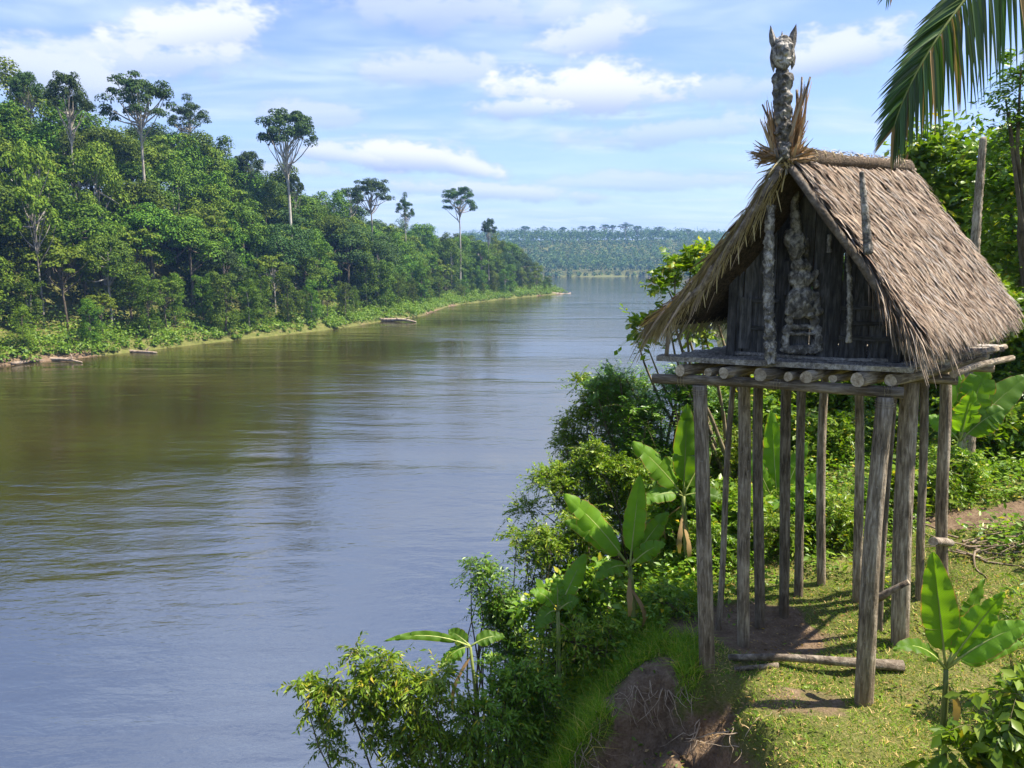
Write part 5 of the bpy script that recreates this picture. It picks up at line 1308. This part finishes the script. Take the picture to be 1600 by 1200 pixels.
banana('taller banana plant half hidden behind the front left stilt', (1068, 775),
       [((988, 690), -.1, .17, .08, 2, (.1, -.8, .6)), ((1074, 630), 0, .15, .0, 1, CF), ((1110, 700), .2, .14, .1, 3, (.2, -.8, .5)), ((1000, 790), -.2, .12, .3, 4, (-.2, -.7, .7)), ((1130, 780), -.1, .12, .25, 4, (.2, -.7, .7))], 9.2, (1075, 960), .05)
banana('low banana plant with broken drooping leaves at the river edge', (872, 955),
       [((828, 925), -.1, .09, .35, 3, (-.2, -.6, .8)), ((838, 985), -.2, .11, .45, 3, (-.3, -.8, .4)), ((915, 865), .1, .11, .05, 2, CF), ((905, 940), -.1, .09, .3, 3, (.2, -.7, .6)), ((870, 900), .1, .09, .05, 2, CF)], 7.8, None, .035)
banana('ragged banana plant hanging over the water among the lowest shrubs', (735, 1010),
       [((685, 1045), -.1, .09, .30, 4, (-.3, -.6, .8)), ((790, 995), .1, .08, .25, 3, (.1, -.7, .7)), ((700, 985), .1, .08, .15, 2, (-.2, -.7, .6)), ((600, 1002), -.2, .05, .2, 2, (-.2, -.8, .5))], 7.6, (760, 1050), .03)
banana('young banana plant with bright backlit leaves in the right foreground', (1478, 1045),
       [((1458, 862), 0, .125, .0, 0, (-.35, -.9, .2)), ((1538, 905), .15, .09, .02, 2, (.2, -.9, .3)), ((1570, 925), -.1, .10, .06, 2, (.1, -.8, .5)), ((1612, 975), -.15, .11, .16, 1, (.0, -.6, .8)), ((1395, 1015), -.2, .065, .30, 2, (-.2, -.6, .8)), ((1600, 1005), .1, .10, .2, 1, (.1, -.6, .8))], 5.2, (1488, 1130), .032)
banana('banana plant with torn leaves right of the hut below the eave', (1500, 690),
       [((1492, 560), .2, .17, .02, 3, CF), ((1545, 565), 0, .24, .05, 3, (.0, -.95, .3)), ((1570, 640), -.1, .22, .2, 4, (.1, -.8, .5)), ((1450, 650), .2, .15, .2, 4, (-.1, -.8, .5)), ((1610, 585), .1, .20, .12, 3, (.1, -.8, .5)), ((1520, 610), -.2, .18, .05, 3, (.0, -.95, .3))], 10.2, (1500, 790), .05)
banana('banana plant seen between the stilts under the platform', (1215, 800),
       [((1205, 640), .1, .16, .0, 2, CF), ((1165, 700), 0, .14, .1, 3, (-.1, -.8, .5)), ((1262, 690), .1, .15, .1, 3, (.1, -.8, .5)), ((1290, 740), -.1, .12, .2, 3, (.2, -.7, .6))], 10.4, (1215, 850), .045)

# ------------------------------------------------------------------ coconut palm at the upper right
Yp = 5.6; pc = np.array(P(1760, -200, Yp)); pb_ = np.array([pc[0] + 1.2, pc[1] - 2.5, 0]); pb_[2] = gz(pb_[0], pb_[1])
palm = thing('coconut_palm', 'coconut palm reaching in from the right, one long frond across the sky', 'palm tree', pb_)
V, F, _ = tube([q - pb_ for q in curve_pts(pb_ - np.array([0, 0, .2]), pc, 14, .02, rh)], [.15 - .004 * i for i in range(14)], 14, True, .05, rh)
link('trunk', mesh_np('trunk', V, F, smooth=True), MAT['bark'], palm)
def frond(pts_px, Yl, n, lenL, lenR, mat, tipscale=.35, t0=.12, dirL=(-.9, .38), dirR=(.30, 1.0)):
    kp = [np.array(P(x, y, yy)) for (x, y), yy in zip(pts_px, Yl)]
    tt = np.linspace(0, 1, 40); seg = np.linspace(0, 1, len(kp))
    # smooth curve through key points
    cr = np.stack([np.interp(tt, seg, [q[a] for q in kp]) for a in range(3)], 1)
    for _ in range(12): cr[1:-1] = cr[1:-1] * .5 + (cr[:-2] + cr[2:]) * .25
    V, F, _ = tube([c - pb_ for c in cr], [.016 * (1 - .85 * i / 39) + .0015 for i in range(40)], 6, True, 0, rh)
    fr_ = link('frond', mesh_np('frond', V, F, smooth=True), MAT['midrib'], palm)
    for i in range(n):
        for side in (-1, 1):
            t = t0 + (1 - t0) * (i + (.25 if side > 0 else 0)) / n; t = min(t, .995)
            k_ = t * 39; a = int(min(k_, 38)); c = cr[a] + (cr[a + 1] - cr[a]) * (k_ - a); tg = nrm(cr[a + 1] - cr[a])
            L = (lenL if side < 0 else lenR) * (1 - (1 - tipscale) * max(0, (t - .35) / .65) ** 1.2) * rh.uniform(.88, 1.08) * (min(1, .6 + t * 1.2))
            dp = dirL if side < 0 else dirR
            d = np.array([dp[0], rh.gauss(-.05, .12), -dp[1]]); d = d / np.linalg.norm(d); w_ = .22 + .9 * max(0, (t - .5) * 2) ** 1.5
            d = d + tg * w_; d /= np.linalg.norm(d)
            wv = .015 * rh.uniform(.8, 1.2) * (1 - .5 * t * t); sdv = nrm(np.cross(d, np.array([rh.gauss(-.3, .25), -.8, .3]))); nn = np.cross(sdv, d)
            Vl = []; nseg = 6
            for j in range(nseg + 1):
                f = j / nseg; cc = c + d * L * f + np.array([0, 0, -1]) * .16 * L * f * f
                ww = wv * min(1, .35 + f * 4) * (1 - f ** 2.2) + .0008
                Vl += [cc - sdv * ww + nn * ww * .35, cc, cc + sdv * ww + nn * ww * .35]
            Fl = []
            for j in range(nseg):
                b = j * 3; Fl += [(b, b + 1, b + 4, b + 3), (b + 1, b + 2, b + 5, b + 4)]
            dry = mat == 'palm_dry' or (side > 0 and rh.random() < .10) or (t > .97)
            link('leaflet', mesh_np('leaflet', np.array(Vl) - pb_, Fl), MAT['palm_dry' if dry else 'palm'], fr_)
    return fr_
frond([(1760, -200), (1650, -130), (1570, -70), (1500, 5), (1446, 85), (1412, 150), (1394, 205)], [Yp, 5.5, 5.4, 5.35, 5.3, 5.3, 5.3], 92, .46, .66, 'palm')
frond([(1760, -200), (1700, -150), (1650, -60), (1625, 60), (1612, 150)], [Yp, 5.7, 5.9, 6.0, 6.0], 16, .30, .30, 'palm_dry', dirL=(-.25, 1.0), dirR=(.1, 1.0))
frond([(1760, -200), (1640, -230), (1540, -180), (1450, -100), (1400, -40), (1385, -5)], [Yp, 6.0, 6.4, 6.7, 6.9, 7.0], 20, .35, .35, 'palm', .3)
